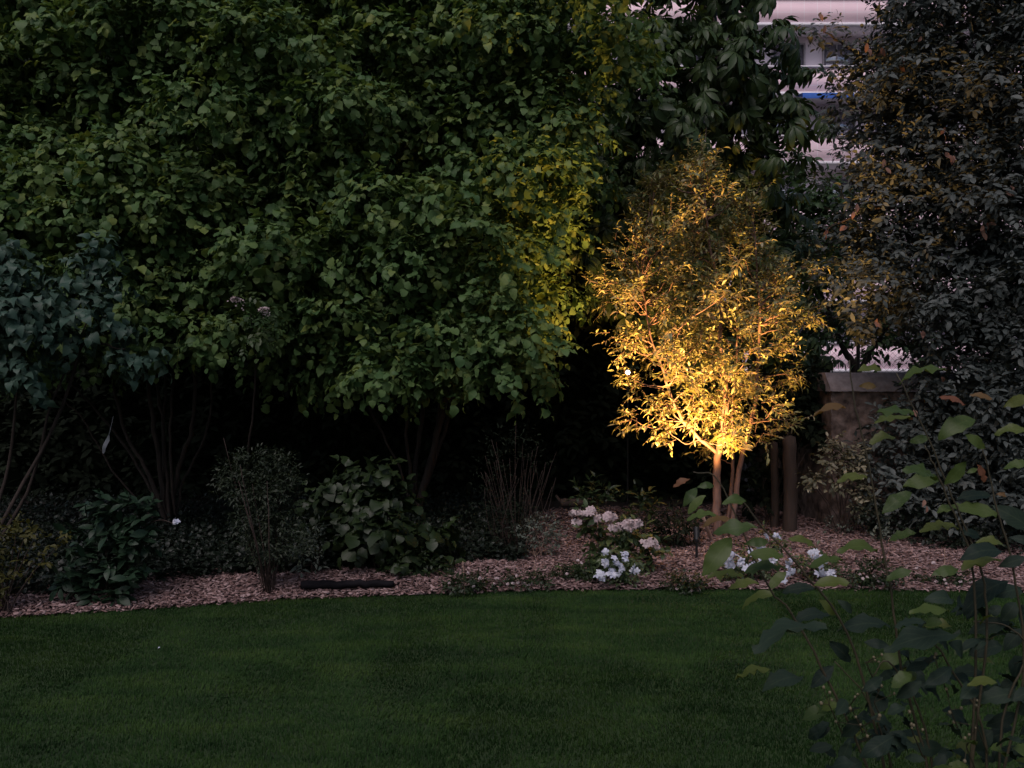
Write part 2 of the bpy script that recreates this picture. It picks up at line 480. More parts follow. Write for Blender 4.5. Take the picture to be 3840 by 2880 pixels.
def noise2(x, y, seed=0):
    r = np.random.default_rng(seed)
    out = np.zeros_like(x)
    for k in range(7):
        a = r.random() * 6.28; f = 0.7 * 1.45 ** k; p = r.random() * 6.28
        out += np.sin((x * math.cos(a) + y * math.sin(a)) * f + p) / (1.2 ** k)
    return out / 3

def sheet(name, x0, x1, nx, ylo, yhi, ny, zf, mat, kind='structure'):
    xs = np.linspace(x0, x1, nx + 1); t = np.linspace(0, 1, ny + 1)
    X = np.repeat(xs[None], ny + 1, 0)
    lo = ylo(xs) if callable(ylo) else np.full_like(xs, ylo)
    hi = yhi(xs) if callable(yhi) else np.full_like(xs, yhi)
    Y = lo[None] * (1 - t[:, None]) + hi[None] * t[:, None]
    Z = zf(X, Y)
    v = np.stack([X, Y, Z], -1).reshape(-1, 3)
    i = np.arange(ny)[:, None] * (nx + 1) + np.arange(nx)[None]
    q = np.stack([i, i + 1, i + nx + 2, i + nx + 1], -1).reshape(-1, 4)
    return prop(Acc().add(v, q).build(name, mat), kind=kind)

a = Acc()
a.add([(-300, -300, -0.03), (300, -300, -0.03), (300, 300, -0.03), (-300, 300, -0.03)], [(0, 1, 2, 3)])
prop(a.build('ground', M_SOIL, smooth=False), kind='structure')

def lawn_z(x, y):
    return 0.004 + 0.008 * noise2(x * 1.3, y * 1.3, 3)
def bed_z(x, y):
    return 0.012 + np.clip((y - edge_y(x)) / 0.5, 0, 1) * (0.045 + 0.02 * noise2(x * 2, y * 2, 5) + 0.014 * noise2(x * 7, y * 7, 6))
sheet('lawn', -7.5, 8.5, 90, -6.0, lambda x: edge_y(x) - 0.012, 60, lawn_z, M_LAWN)
sheet('mulch_bed', -7.5, 8.5, 240, lambda x: edge_y(x) + 0.004, 13.0, 110, lambda x, y: bed_z(x, y) - 0.012, M_SOIL)

# grass blades
def build_grass(n):
    Y = 2.3 + (7.0 - 2.3) * RNG.random(n * 2) ** 0.8
    X = (RNG.random(n * 2) * 2 - 1) * (0.66 * Y + 1.5)
    ok = Y < edge_y(X) + 0.012 * noise2(X * 9, Y * 0, 77)
    X, Y = X[ok][:n], Y[ok][:n]; n = len(X)
    h = 0.015 + 0.011 * RNG.random(n) + 0.005 * noise2(X * 3, Y * 3, 8)
    w = 0.0014 + 0.0010 * RNG.random(n)
    th = noise2(X * 2.2, Y * 2.2, 9) * 3 + RNG.normal(size=n) * 0.9
    lean = np.clip(0.35 + 0.3 * noise2(X * 2.7, Y * 2.7, 21) + RNG.normal(size=n) * 0.3, -0.2, 1.2)
    d = np.column_stack([np.cos(th), np.sin(th), np.zeros(n)])
    s = np.column_stack([-np.sin(th + RNG.normal(size=n)), np.cos(th), np.zeros(n)]); s = norm(s)
    b = np.column_stack([X, Y, lawn_z(X, Y) - 0.002])
    m = b + d * (h * lean * 0.35)[:, None] + UP * (h * 0.6)[:, None]
    t = b + d * (h * lean)[:, None] + UP * (h * (1 - 0.25 * lean ** 2))[:, None]
    v = np.stack([b - s * w[:, None], b + s * w[:, None], m - s * (w * .8)[:, None], m + s * (w * .8)[:, None], t - s * (w * .15)[:, None], t + s * (w * .15)[:, None]], 1)
    k = np.arange(n)[:, None] * 6
    q = np.stack([k + [0, 1, 3, 2], k + [2, 3, 5, 4]], 1).reshape(-1, 4)
    acc = Acc(); acc.add(v.reshape(-1, 3), q, np.repeat(RNG.random(n), 6))
    prop(acc.build('grass', M_GRASS), 'short mown green grass of the lawn', 'grass', kind='stuff')
build_grass(420000)

# wood chips
def build_chips(n):
    Y = 5.4 + (11.0 - 5.4) * RNG.random(n * 3)
    X = (RNG.random(n * 3) * 2 - 1) * (0.63 * Y + 0.2)
    e = edge_y(X)
    deep = np.interp(X, [-6, -2.6, -1.8, -0.5, 0.5, 6], [0.9, 1.2, 1.6, 2.2, 4.0, 4.2])
    ok = (Y > e - 0.012 - 0.05 * (RNG.random(len(Y)) < .05) * RNG.random(len(Y))) & (Y < e + deep) & (RNG.random(len(Y)) < np.clip(1.25 - 0.22 * (Y - e), 0.3, 1))
    X, Y = X[ok][:n], Y[ok][:n]; n = len(X)
    L = 0.018 + 0.065 * RNG.random(n) ** 2.2; Wd = 0.007 + 0.018 * RNG.random(n) ** 1.5; T = 0.003 + 0.004 * RNG.random(n)
    th = RNG.random(n) * 6.28
    ax = norm(np.column_stack([np.cos(th), np.sin(th), RNG.normal(size=n) * 0.22]))
    nz = norm(UP + RNG.normal(size=(n, 3)) * 0.35)
    sd = norm(np.cross(nz, ax)); nz = np.cross(ax, sd)
    c = np.column_stack([X, Y, bed_z(X, Y) + 0.028 * RNG.random(n)])
    k = np.array([[-1, -1, -1], [1, -1, -1], [1, 1, -1], [-1, 1, -1], [-1, -1, 1], [1, -1, 1], [1, 1, 1], [-1, 1, 1]]) * 0.5
    kk = k[None] * (1 + RNG.normal(size=(n, 8, 3)) * [0.16, 0.25, 0.1])
    v = c[:, None] + kk[..., :1] * (ax * L[:, None])[:, None] + kk[..., 1:2] * (sd * Wd[:, None])[:, None] + kk[..., 2:] * (nz * T[:, None])[:, None]
    f = np.array([(0, 3, 2, 1), (4, 5, 6, 7), (0, 1, 5, 4), (1, 2, 6, 5), (2, 3, 7, 6), (3, 0, 4, 7)])
    q = (f[None] + np.arange(n)[:, None, None] * 8).reshape(-1, 4)
    acc = Acc(); acc.add(v.reshape(-1, 3), q, np.repeat(RNG.random(n), 8))
    prop(acc.build('wood_chips', M_CHIP, smooth=False), 'pinkish brown wood chip mulch covering the flower bed', 'mulch', kind='stuff')
build_chips(60000)

# ------------------------------------------------------------------ building behind the trees
def building():
    Y0 = 34.0
    zpx = lambda py: EYE - (py - 1440) / F * Y0
    xpx = lambda px: (px - 1920) / F * Y0
    X0, X1 = xpx(1500), xpx(4500)
    root = empty('apartment_building', ((X0 + X1) / 2, Y0 + 5, 0), 'pale panelled apartment block tinted sunset pink, seen through the gap between the trees', 'building')
    m_wall, n, l, b = new_mat('sunset_pink_panel')
    tc = n.new('ShaderNodeTexCoord'); mp = n.new('ShaderNodeMapping'); mp.inputs['Rotation'].default_value = (math.pi / 2, 0, 0)
    l.new(tc.outputs['Object'], mp.inputs[0])
    bk = n.new('ShaderNodeTexBrick'); bk.offset = 0.0; l.new(mp.outputs[0], bk.inputs['Vector'])
    bk.inputs['Scale'].default_value = 1.0; bk.inputs['Brick Width'].default_value = 0.52; bk.inputs['Row Height'].default_value = 0.36
    bk.inputs['Mortar Size'].default_value = 0.012
    bk.inputs['Color1'].default_value = (.86, .63, .69, 1); bk.inputs['Color2'].default_value = (.89, .67, .72, 1); bk.inputs['Mortar'].default_value = (.92, .80, .84, 1)  # pale panels with the pink of the sunset light put into their colour
    nz = n.new('ShaderNodeTexNoise'); nz.inputs['Scale'].default_value = 1.3; nz.inputs['Detail'].default_value = 5; l.new(tc.outputs['Object'], nz.inputs['Vector'])
    mx = n.new('ShaderNodeMix'); mx.data_type = 'RGBA'; mx.blend_type = 'MULTIPLY'; mx.inputs[0].default_value = 0.12
    l.new(bk.outputs[0], mx.inputs[6]); l.new(nz.outputs['Fac'], mx.inputs[7]); l.new(mx.outputs[2], b.inputs['Base Color'])
    b.inputs['Roughness'].default_value = 0.8
    m_white = rough_mat('white_band', [(.62, .58, .62), (.72, .68, .72)], 2, 0.7, 0.05)
    m_plaster = rough_mat('lavender_plaster', [(.62, .54, .62), (.70, .62, .70)], 1.5, 0.8, 0.05)
    m_frame = rough_mat('window_frame_paint', [(.30, .27, .30), (.36, .33, .36)], 4, 0.5, 0.0)
    m_glass, n, l, b = new_mat('window_glass')
    b.inputs['Base Color'].default_value = (.30, .30, .36, 1); b.inputs['Roughness'].default_value = 0.06; b.inputs['Metallic'].default_value = 0.75
    m_blue = rough_mat('blue_canvas', [(.02, .07, .28), (.03, .10, .36)], 6, 0.7, 0.05)
    xc, wd = (X0 + X1) / 2, X1 - X0
    a = Acc(); box(a, (xc, Y0 + 5.5, 12.5), (wd, 10, 25)); a.build('wall', m_plaster, root, False)
    for k in range(-3, 5):
        bot = zpx(632) + 2.71 * k
        if bot + 1.1 < 1.0 or bot > 24:
            continue
        lo = max(bot, 0.1)
        a = Acc(); box(a, (xc, Y0, (lo + 0.14 + bot + 1.12) / 2), (wd, 1.0, bot + 1.12 - lo - 0.14)); a.build('spandrel', m_wall, root, False)
        a = Acc(); box(a, (xc, Y0 - 0.06, lo + 0.07), (wd, 1.14, 0.14)); box(a, (xc, Y0 - 0.03, bot + 1.15), (wd, 1.1, 0.06)); a.build('ledge', m_white, root, False)
        # windows above the spandrel
        x = X0 + 0.6
        while x < X1 - 1.5:
            w, h, z0 = 1.35, 1.22, bot + 1.25
            f = Acc()
            yf = Y0 + 0.46
            for (cx, cz, sx, sz) in ((x + w / 2, z0 + 0.03, w, .06), (x + w / 2, z0 + h - 0.03, w, .06), (x + .03, z0 + h / 2, .06, h - .12), (x + w - .03, z0 + h / 2, .06, h - .12), (x + w * .42, z0 + h / 2, .05, h - .12)):
                box(f, (cx, yf, cz), (sx, 0.08, sz))
            fo = f.build('window', m_frame, root, False)
            g = Acc(); box(g, (x + w / 2, yf + 0.015, z0 + h / 2), (w - 0.121, 0.02, h - 0.121)); g.build('pane', m_glass, fo, False)
            x += 2.05
    a = Acc()
    ax0, ax1 = xpx(2965), xpx(3150); z1, z2 = zpx(376), zpx(404)
    v = [(ax0, Y0 - 0.5, z1), (ax1, Y0 - 0.5, z1), (ax1, Y0 - 1.4, z2 + .12), (ax0, Y0 - 1.4, z2 + .12), (ax0, Y0 - 1.42, z2 - .1), (ax1, Y0 - 1.42, z2 - .1), (ax0, Y0 - .5, z1 - .03), (ax1, Y0 - .5, z1 - .03)]
    a.add(v, [(0, 1, 2, 3), (3, 2, 5, 4), (6, 7, 2, 3), (0, 3, 3, 6), (1, 7, 2, 2)][:3])
    a.build('awning', m_blue, root, False)
building()

# ------------------------------------------------------------------ stone wall and fence
def stone_wall():
    Y0 = 9.1
    x0, x1 = W(3118, 0, Y0)[0], 6.6
    top = W(0, 1468, Y0)[2]
    root = empty('stone_wall', ((x0 + x1) / 2, Y0 + .2, 0), 'weathered stone garden wall with sloping coping beside the ivy', 'wall')
    nx, nz = 130, 50
    a = Acc()
    def face(P):   # P: (m,n,3) grid
        m, n = P.shape[:2]
        i = np.arange(m - 1)[:, None] * n + np.arange(n - 1)[None]
        a.add(P.reshape(-1, 3), np.stack([i, i + 1, i + n + 1, i + n], -1).reshape(-1, 4))
    xs = np.linspace(x0, x1, nx); zs = np.linspace(-0.05, top, nz)
    X, Z = np.meshgrid(xs, zs)
    rel = 0.018 * noise2(X * 14, Z * 17, 31) + 0.012 * noise2(X * 31, Z * 37, 32)
    face(np.stack([X, np.full_like(X, Y0) + rel, Z], -1))
    ys = np.linspace(Y0, Y0 + 3.4, 60)
    Yg, Zg = np.meshgrid(ys[::-1], zs)
    rel = 0.012 * noise2(Yg * 14, Zg * 17, 33); rel[:, -1] = 0
    face(np.stack([np.full_like(Yg, x0) + rel, Yg, Zg], -1))
    a.build('masonry', M_STONE, root)
    c = Acc()
    def prism(p0, p1, side):
        p0 = np.array(p0, float); p1 = np.array(p1, float)
        dr = norm(p1 - p0); s = np.array([-dr[1], dr[0], 0])
        prof = [(-.05, 0), (-.05, .035), (.12, .20), (.30, .20), (.42, .035), (.42, 0)]
        n = 26
        rows = []
        for k in range(n):
            p = p0 + (p1 - p0) * k / (n - 1)
            rows.append([p + s * u + UP * w + RNG.normal(size=3) * 0.002 for u, w in prof])
        P = np.array(rows); m = len(prof)
        i = np.arange(n - 1)[:, None] * m + np.arange(m - 1)[None]
        c.add(P.reshape(-1, 3), np.stack([i, i + m, i + m + 1, i + 1], -1).reshape(-1, 4))
        c.add(P[0], [(0, 1, 4, 5), (1, 2, 3, 4)]); c.add(P[-1], [(5, 4, 1, 0), (4, 3, 2, 1)])
    prism((x0 - .03, Y0, top + .002), (x1, Y0, top + .002), 1)
    c.build('coping', M_COPING, root, False)
    # chain link fence standing behind the wall
    fr = empty('chain_link_fence', (W(3218, 0, 10.2)[0], 10.2, 0), 'dark chain link fence with round post behind the stone wall', 'fence')
    for px in (2930, 3218, 3640, 4060):
        p = Acc(); x = W(px, 0, 10.2)[0]; tube(p, [(x, 10.2, 0), (x, 10.2, 2.65)], 0.022, 0.022, 8, 4); p.build('post', M_BLACK, fr)
    w = Acc(); xa, xb = W(2930, 0, 10.2)[0], W(4060, 0, 10.2)[0]; step = 0.07
    z0, z1 = 0.5, 2.6
    xx = xa - (z1 - z0)
    while xx < xb:
        for sgn in (1, -1):
            pa, pb = (xx, z0), (xx + (z1 - z0), z1)
            if sgn < 0: pa, pb = (xx + (z1 - z0), z0), (xx, z1)
            # clip to fence width
            (ax, az), (bx, bz) = pa, pb
            if ax > bx: ax, az, bx, bz = bx, bz, ax, az
            if bx <= xa or ax >= xb: continue
            if ax < xa: az += (bz - az) * (xa - ax) / (bx - ax); ax = xa
            if bx > xb: bz = az + (bz - az) * (xb - ax) / (bx - ax); bx = xb
            tube(w, [(ax, 10.2 + .002 * sgn, az), (bx, 10.2 + .002 * sgn, bz)], 0.0016, 0.0016, 3, 1, cap=False)
        xx += step
    w.build('wire_mesh', M_BLACK, fr)
stone_wall()

# ------------------------------------------------------------------ dark hedge added behind the garden to block light
def backing_hedge():
    root = empty('backing_hedge', (-2, 12.2, 0), 'tall almost black hedge added behind the hazel stems to block light', 'hedge')
    a = Acc()
    blobs = []
    for x in np.arange(-9.0, 3.4, 0.55):
        for z in np.arange(0.35, 8.6, 0.6):
            if x > 0.9 and z > 4.8: continue
            if x > 2.95 and z > 2.2: continue
            blobs.append((np.array([x + RNG.normal() * .12, 11.7 + RNG.normal() * 0.18, z + RNG.normal() * .1]), np.array([.5, .42, .48])))
    P, O = blob_points(blobs, 24, back=0.2)
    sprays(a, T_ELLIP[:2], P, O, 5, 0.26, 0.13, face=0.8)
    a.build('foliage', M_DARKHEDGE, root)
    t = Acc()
    # dark backing sheets added inside the hedge so that no daylight leaks through
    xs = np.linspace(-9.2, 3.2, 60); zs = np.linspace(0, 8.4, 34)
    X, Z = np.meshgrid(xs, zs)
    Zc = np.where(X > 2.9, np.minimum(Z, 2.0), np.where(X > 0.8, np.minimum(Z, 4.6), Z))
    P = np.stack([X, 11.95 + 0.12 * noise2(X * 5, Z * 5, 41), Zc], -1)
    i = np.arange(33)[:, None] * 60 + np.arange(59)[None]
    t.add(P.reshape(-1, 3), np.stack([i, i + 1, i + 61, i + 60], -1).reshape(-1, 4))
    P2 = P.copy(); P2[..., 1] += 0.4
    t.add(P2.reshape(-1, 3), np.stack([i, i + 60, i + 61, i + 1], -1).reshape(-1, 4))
    t.build('branches', M_DARKHEDGE, root)  # plain light-blocking sheets, no modelled branches
backing_hedge()

# ------------------------------------------------------------------ big trees
def stem_set(acc, base, tops, r0, r1, bend=0.15, sides=6, wob=0.006):
    for (tp, k) in tops:
        b = base + RNG.normal(size=3) * [.06, .06, 0]
        mid = (b + tp) / 2 + RNG.normal(size=3) * bend * 0.5 + np.array([0, 0, 0.1])
        tube(acc, [b, b * .7 + mid * .3 + RNG.normal(size=3) * .02, mid, tp], r0 * k, r1 * k, sides, 5, wob)

def hazel(label, base, poly, step, Yf, Yj, rad, holes, stems, per=30, extra=()):
    root = empty('hazel_tree', tuple(base), label, 'tree')
    Yw = lambda x, y: Yf(x, y) + 0.38 * float(noise2(np.array([x / 150 + base[0]]), np.array([y / 95]), 61)[0])
    blobs = fill(poly, step, Yw, Yj, rad, holes) + fill(poly, step * 1.25, lambda x, y: Yf(x, y) + 0.75, 0.2, rad * 1.25)
    P, O = blob_points(blobs, per, back=0.4)
    a = Acc()
    sprays(a, T_ROUND, P, O, 6, 0.20, 0.074, droop=0.5, face=0.8, var=.36)
    m = RNG.random(len(P)) < .13
    sprays(a, T_ROUND, P[m], O[m], 6, 0.34, 0.075, droop=0.2, face=0.6, var=.35, twigs=a, tw_r=.004)
    a.build('crown', M_HAZEL, root)
    for (pts, r0, r1) in stems:
        t = Acc(); tube(t, pts, r0, r1, 7, 6, 0.006)
        t.build('stem', M_BARK, root)
    return root

# left hazel
bl = G(640, 2010)
def st(base, *pts, r=(.022, .012)):
    return ([base + RNG.normal(size=3) * [.05, .05, 0]] + [W(px, py, base[1] + dy) for px, py, dy in pts], r[0], r[1])
hz1 = [(-350, -250), (1030, -250), (1000, 300), (960, 700), (940, 1000), (950, 1270), (800, 1340), (640, 1310), (520, 1370), (380, 1330), (240, 1330), (-350, 1330)]
lh_stems = [st(bl, (600, 1750, 0), (560, 1480, -.1), (540, 1250, -.2), r=(.03, .018)), st(bl, (610, 1600, .1), (585, 1400, .1), (580, 1100, 0)),
            st(bl, (640, 1700, -.05), (650, 1400, 0), (650, 1100, 0), r=(.018, .01)), st(bl, (680, 1720, 0), (720, 1600, -.1), (735, 1280, -.1), r=(.03, .016)),
            st(bl, (560, 1780, -.1), (470, 1620, -.1), (420, 1420, -.2), r=(.026, .014)), st(bl, (520, 1750, .1), (380, 1560, .2), (250, 1420, .2), r=(.02, .01)),
            st(bl, (690, 1800, .1), (780, 1600, .1), (800, 1300, .1), r=(.016, .01)), st(bl, (610, 1650, .2), (620, 1450, .2), (610, 1200, .2), r=(.014, .009)),
            st(bl, (450, 1800, -.1), (300, 1560, -.2), (180, 1460, -.2), r=(.012, .006))]
hazel('big leafy hazel at left with fanned stems above the glossy shrub', bl, hz1, 150, lambda x, y: 8.05 + 0.0002 * (1300 - y), 0.20, 0.27,
      [(560, 640, 90, 60), (760, 1160, 200, 75), (120, 950, 130, 50), (600, 1060, 110, 45), (980, 640, 60, 70)], lh_stems, 54)
bm = G(1560, 1985)
hz2 = [(960, -250), (2290, -250), (2340, 60), (2390, 200), (2320, 330), (2200, 420), (2180, 620), (2250, 770), (2150, 850), (2140, 1000), (2060, 1150), (2000, 1260), (2010, 1400), (1900, 1400), (1800, 1320), (1740, 1480), (1600, 1440), (1420, 1470), (1280, 1420), (1150, 1390), (1000, 1340), (940, 1200)]
mh_stems = [st(bm, (1610, 1750, 0), (1670, 1500, -.05), (1720, 1250, -.1), r=(.045, .03)), st(bm, (1560, 1750, .1), (1590, 1500, .1), (1600, 1250, .1), r=(.03, .02)),
            st(bm, (1530, 1700, 0), (1520, 1480, 0), (1500, 1200, 0), r=(.022, .014)), st(bm, (1620, 1760, .15), (1700, 1480, .2), (1760, 1200, .2), r=(.026, .018)),
            st(bm, (1500, 1760, -.1), (1400, 1560, -.1), (1320, 1350, -.1), r=(.016, .01)), st(bm, (1640, 1600, .2), (1640, 1400, .2), (1620, 1100, .2), r=(.018, .012))]
hazel('broad hazel in the middle with leaves lit yellow along its right edge', bm, hz2, 150, lambda x, y: 8.05 + 0.0003 * (1300 - y), 0.20, 0.265,
      [(1420, 330, 90, 60), (1750, 580, 110, 45), (1480, 700, 70, 60), (1830, 760, 110, 50), (1560, 850, 130, 50), (1330, 1050, 70, 80), (1800, 1080, 90, 60), (1290, 60, 110, 50), (2080, 600, 70, 50), (1560, 1080, 80, 60)], mh_stems, 54)

# lilac at far left, nearer than the hazel
def lilac():
    b = G(-120, 2200)
    root = empty('lilac_bush', tuple(b), 'blue-green lilac with hanging heart-shaped leaves at the left edge', 'shrub')
    blobs = []
    for px, py, r, dy in [(40, 930, 60, 0), (30, 1050, 110, 0), (150, 1130, 110, -.1), (60, 1200, 130, -.1), (250, 1080, 70, .1), (330, 1010, 75, .1), (380, 930, 45, .1), (430, 1080, 60, .15), (330, 1180, 90, 0), (200, 1290, 90, 0), (60, 1360, 90, -.1), (130, 1420, 60, -.1), (-60, 1150, 150, 0), (-80, 1350, 150, 0), (420, 1220, 60, .1), (480, 1330, 60, .15), (560, 1340, 45, .2)]:
        Y = 6.9 + dy; k = Y / F
        blobs.append((W(px, py, Y), np.array([r * k, r * k * .9, r * k * .75])))
    P, O = blob_points(blobs, 100)
    a = Acc(); sprays(a, T_HEART, P, O, 5, 0.15, 0.083, droop=0.75, face=0.7, spread=0.8, var=0.2)
    a.build('foliage', M_LILAC, root)
    for pts in ([(20, 1800, .1), (60, 1500, 0), (100, 1200, 0)], [(100, 1850, .2), (200, 1500, .1), (330, 1200, .05)], [(200, 1600, .2), (310, 1290, .1), (360, 1285, .1), (470, 1310, .1)], [(-60, 1700, 0), (-60, 1300, 0), (20, 950, 0)]):
        t = Acc(); tube(t, [b] + [W(x, y, 6.9 + d_) for x, y, d_ in pts], .018, .006, 6, 5, .004); t.build('stem', M_BARK, root)
lilac()

# elder with two flat flower heads between the hazels
def elder():
    b = G(930, 1990)
    root = empty('elder_bush', tuple(b), 'elder with two flat white flower heads between the hazels', 'shrub')
    Y = 7.35; k = Y / F
    P, O = blob_points([(W(x, y, Y), np.full(3, r * k)) for x, y, r in [(940, 1150, 55), (960, 1200, 50), (890, 1170, 40), (1010, 1190, 40), (940, 1260, 40)]], 60)
    a = Acc(); sprays(a, T_PINN, P, O, 3, 0.1, 0.10, droop=0.4); a.build('foliage', M_CHEST, root)
    t = Acc(); tube(t, [b, W(930, 1700, 8.3), W(960, 1400, 8.0), W(940, 1180, Y)], .016, .006, 6, 5, .004); t.build('stem', M_BARK, root)
    for px, py in ((886, 1128), (992, 1166)):
        c = W(px, py, Y - .2)
        n = 70
        u = RNG.normal(size=(n, 2)) * 0.028
        p = np.column_stack([c[0] + u[:, 0], c[1] + u[:, 1] * .7, c[2] + 0.02 - 6 * (u ** 2).sum(1) - u[:, 1] * .45])
        f = Acc(); place(f, T_FLOWER, p, rand_dirs(n), np.array([0, -.6, 1]) + RNG.normal(size=(n, 3)) * .3, 0.009)
        f.build('flower_head', M_PINKPETAL, root)
elder()

# horse chestnut
def chestnut():
    b = np.array([3.6, 13.0, 0])
    root = empty('horse_chestnut', tuple(b), 'dark horse chestnut with hand-shaped leaves hanging against the sunset-tinted building', 'tree')
    Yc = 10.6
    poly = [(2230, -250), (3000, -250), (2900, -30), (2760, 30), (2800, 150), (2900, 200), (2960, 280), (2880, 350), (2960, 440), (2860, 510), (2740, 590), (2700, 640), (2560, 640), (2400, 680), (2230, 700), (2150, 500), (2290, 350)]
    holes = [(2780, 85, 90, 50), (2330, 120, 55, 40), (2740, 580, 80, 40), (2480, 90, 40, 30), (2420, 420, 30, 25)]
    blobs = fill(poly, 130, lambda x, y: Yc + 0.4 * (x < 2500), 0.3, 0.28, holes)
    for x, y, r in [(2960, 190, 28), (3020, 265, 30), (3040, 410, 34), (2960, 470, 34), (2980, 430, 30), (2880, 600, 28), (2990, 600, 16), (2870, 120, 30), (2800, 70, 30), (3090, 455, 22), (2860, -10, 34)]:
        blobs.append((W(x, y, Yc - .2), np.full(3, r * Yc / F)))
    # the hidden part behind the lit tree
    poly2 = [(2180, 560), (2850, 600), (2950, 760), (3010, 1150), (2990, 1420), (2600, 1420), (2180, 1000)]
    blobs += fill(poly2, 140, lambda x, y: Yc + .5, 0.3, 0.36)
    P, O = blob_points(blobs, 13, back=0.6)
    a = Acc(); sprays(a, T_PALM, P, O, 4, 0.34, 0.20, droop=0.7, face=0.7)
    a.build('crown', M_CHEST, root)
    t = Acc()
    tube(t, [b, W(2900, 1300, 12.6), W(2750, 700, 12), W(2650, 0, 12), W(2600, -400, 12)], .17, .08, 9, 6, .01)
    for pts in ([(2750, 700, 12), (2850, 480, 11.2), (2990, 400, 10.6)], [(2700, 400, 12), (2560, 300, 11.2), (2400, 250, 10.8)], [(2660, 100, 12), (2800, 150, 11.2), (2960, 200, 10.5)], [(2650, 0, 12), (2850, -60, 11.2), (3000, -60, 10.6)]):
        tube(t, [W(*p) for p in pts], .05, .012, 6, 5, .01)
    t.build('trunk', M_BARK, root)
chestnut()

# small tree behind the wall
def back_tree():
    b = np.array([5.05, 13.4, 0])
    root = empty('small_leafy_tree', tuple(b), 'mid green small-leaved tree with forked dark stems beyond the stone wall', 'tree')
    Y = 13.2
    poly = [(2840, 680), (2960, 600), (3080, 640), (3180, 700), (3250, 900), (3200, 1120), (3060, 1160), (2960, 1230), (2880, 1100)]
    blobs = fill(poly, 95, lambda x, y: Y, 0.3, 0.27)
    for x, y, r in [(3330, 1180, 70), (3120, 1250, 50), (3270, 1330, 35), (3400, 1250, 60), (3480, 1340, 50), (3000, 1260, 60), (2960, 1360, 60), (3080, 1200, 70), (3180, 1210, 55), (3060, 1330, 40), (3320, 1260, 50), (3440, 1290, 45)]:
        blobs.append((W(x, y, Y), np.full(3, r * Y / F)))
    P, O = blob_points(blobs, 60, back=.7)
    a = Acc(); sprays(a, T_ELLIP, P, O, 6, 0.28, 0.11, droop=.3); a.build('crown', M_BACK, root)
    t = Acc(); tube(t, [b, W(3200, 1420, 13.3), W(3160, 1300, 13.2), W(3080, 1100, 13.2), W(3020, 850, 13.2)], .07, .02, 7, 6, .008)
    tube(t, [W(3205, 1410, 13.3), W(3300, 1270, 13.1), W(3380, 1150, 13)], .045, .02, 6, 5, .008)
    t.build('trunk', M_BARK, root)
back_tree()

# evergreen with ivy at the right
def right_tree():
    b = G(3780, 1990)
    root = empty('evergreen_tree', tuple(b), 'tall dark evergreen with small leathery leaves and dry brown sprays at right', 'tree')
    poly = [(3350, -250), (4150, -250), (4150, 2010), (3330, 2010), (3290, 1850), (3270, 1700), (3330, 1560), (3440, 1470), (3560, 1400), (3480, 1330), (3430, 1250), (3270, 1200), (3180, 1120), (3150, 960), (3190, 820), (3200, 660), (3230, 520), (3210, 380), (3240, 260), (3320, 120)]
    blobs = fill(poly, 120, lambda x, y: 8.45 - 0.0009 * max(0, x - 3250) + 0.35 * (y > 1400) * (x < 3600), 0.16, 0.25)
    for x, y, r in [(3120, 140, 45), (3050, 105, 38), (3190, 170, 50), (3130, 300, 26), (3140, 590, 22), (3080, 690, 30), (3050, 890, 30), (3130, 1010, 40), (3200, 1230, 45)]:
        blobs.append((W(x, y, 8.5), np.full(3, r * 8.5 / F)))
    blobs += fill(poly, 150, lambda x, y: 9.0 - 0.0006 * max(0, x - 3250) + 0.35 * (y > 1400) * (x < 3600), 0.1, 0.3)
    P, O = blob_points(blobs, 100, back=0.4)
    a = Acc(); sprays(a, T_ELLIP, P, O, 6, 0.15, 0.066, droop=0.2, face=0.8, var=.35)
    a.build('crown', M_EVER, root)
    d_ = Acc()
    for px, py, n in [(3300, 190, 5), (3350, 240, 6), (3090, 70, 4), (3480, 110, 3), (3560, 560, 6), (3320, 610, 4), (3700, 820, 7), (3690, 860, 5), (3750, 720, 3), (3180, 830, 3), (3100, 860, 3), (3810, 240, 4), (3250, 170, 5), (3540, 500, 3), (3300, 1180, 3), (3800, 700, 2), (3200, 780, 3), (3460, 1260, 3), (3530, 1440, 2), (3420, 1560, 2), (3480, 1880, 3)]:
        n = max(2, n // 2)
        c = W(px, py, 8.02 - 0.0006 * max(0, px - 3250)) + RNG.normal(size=(n, 3)) * [.03, .05, .05]
        place(d_, T_ELLIP, c, np.array([0, -.3, -1]) + RNG.normal(size=(n, 3)) * .5, np.array([0, -1, .3]) + RNG.normal(size=(n, 3)) * .4, 0.075 + .02 * RNG.random(n))
    d_.build('dry_leaves', M_DEAD, root)
    t = Acc(); tube(t, [b, W(3760, 1300, 8.9), W(3700, 600, 8.9), W(3680, -400, 9)], .11, .05, 8, 6, .01)
    for pts in ([(3730, 900, 8.9), (3560, 800, 8.5), (3300, 780, 8.4), (3100, 860, 8.4)], [(3700, 500, 8.9), (3450, 300, 8.5), (3200, 190, 8.5), (3080, 110, 8.5)], [(3680, 150, 8.9), (3760, 230, 8.1), (3830, 190, 7.8)], [(3740, 1250, 8.9), (3500, 1150, 8.5), (3250, 1090, 8.5)]):
        tube(t, [W(*p) for p in pts], .03, .007, 6, 6, .006)
    t.build('trunk', M_BARK, root)
right_tree()

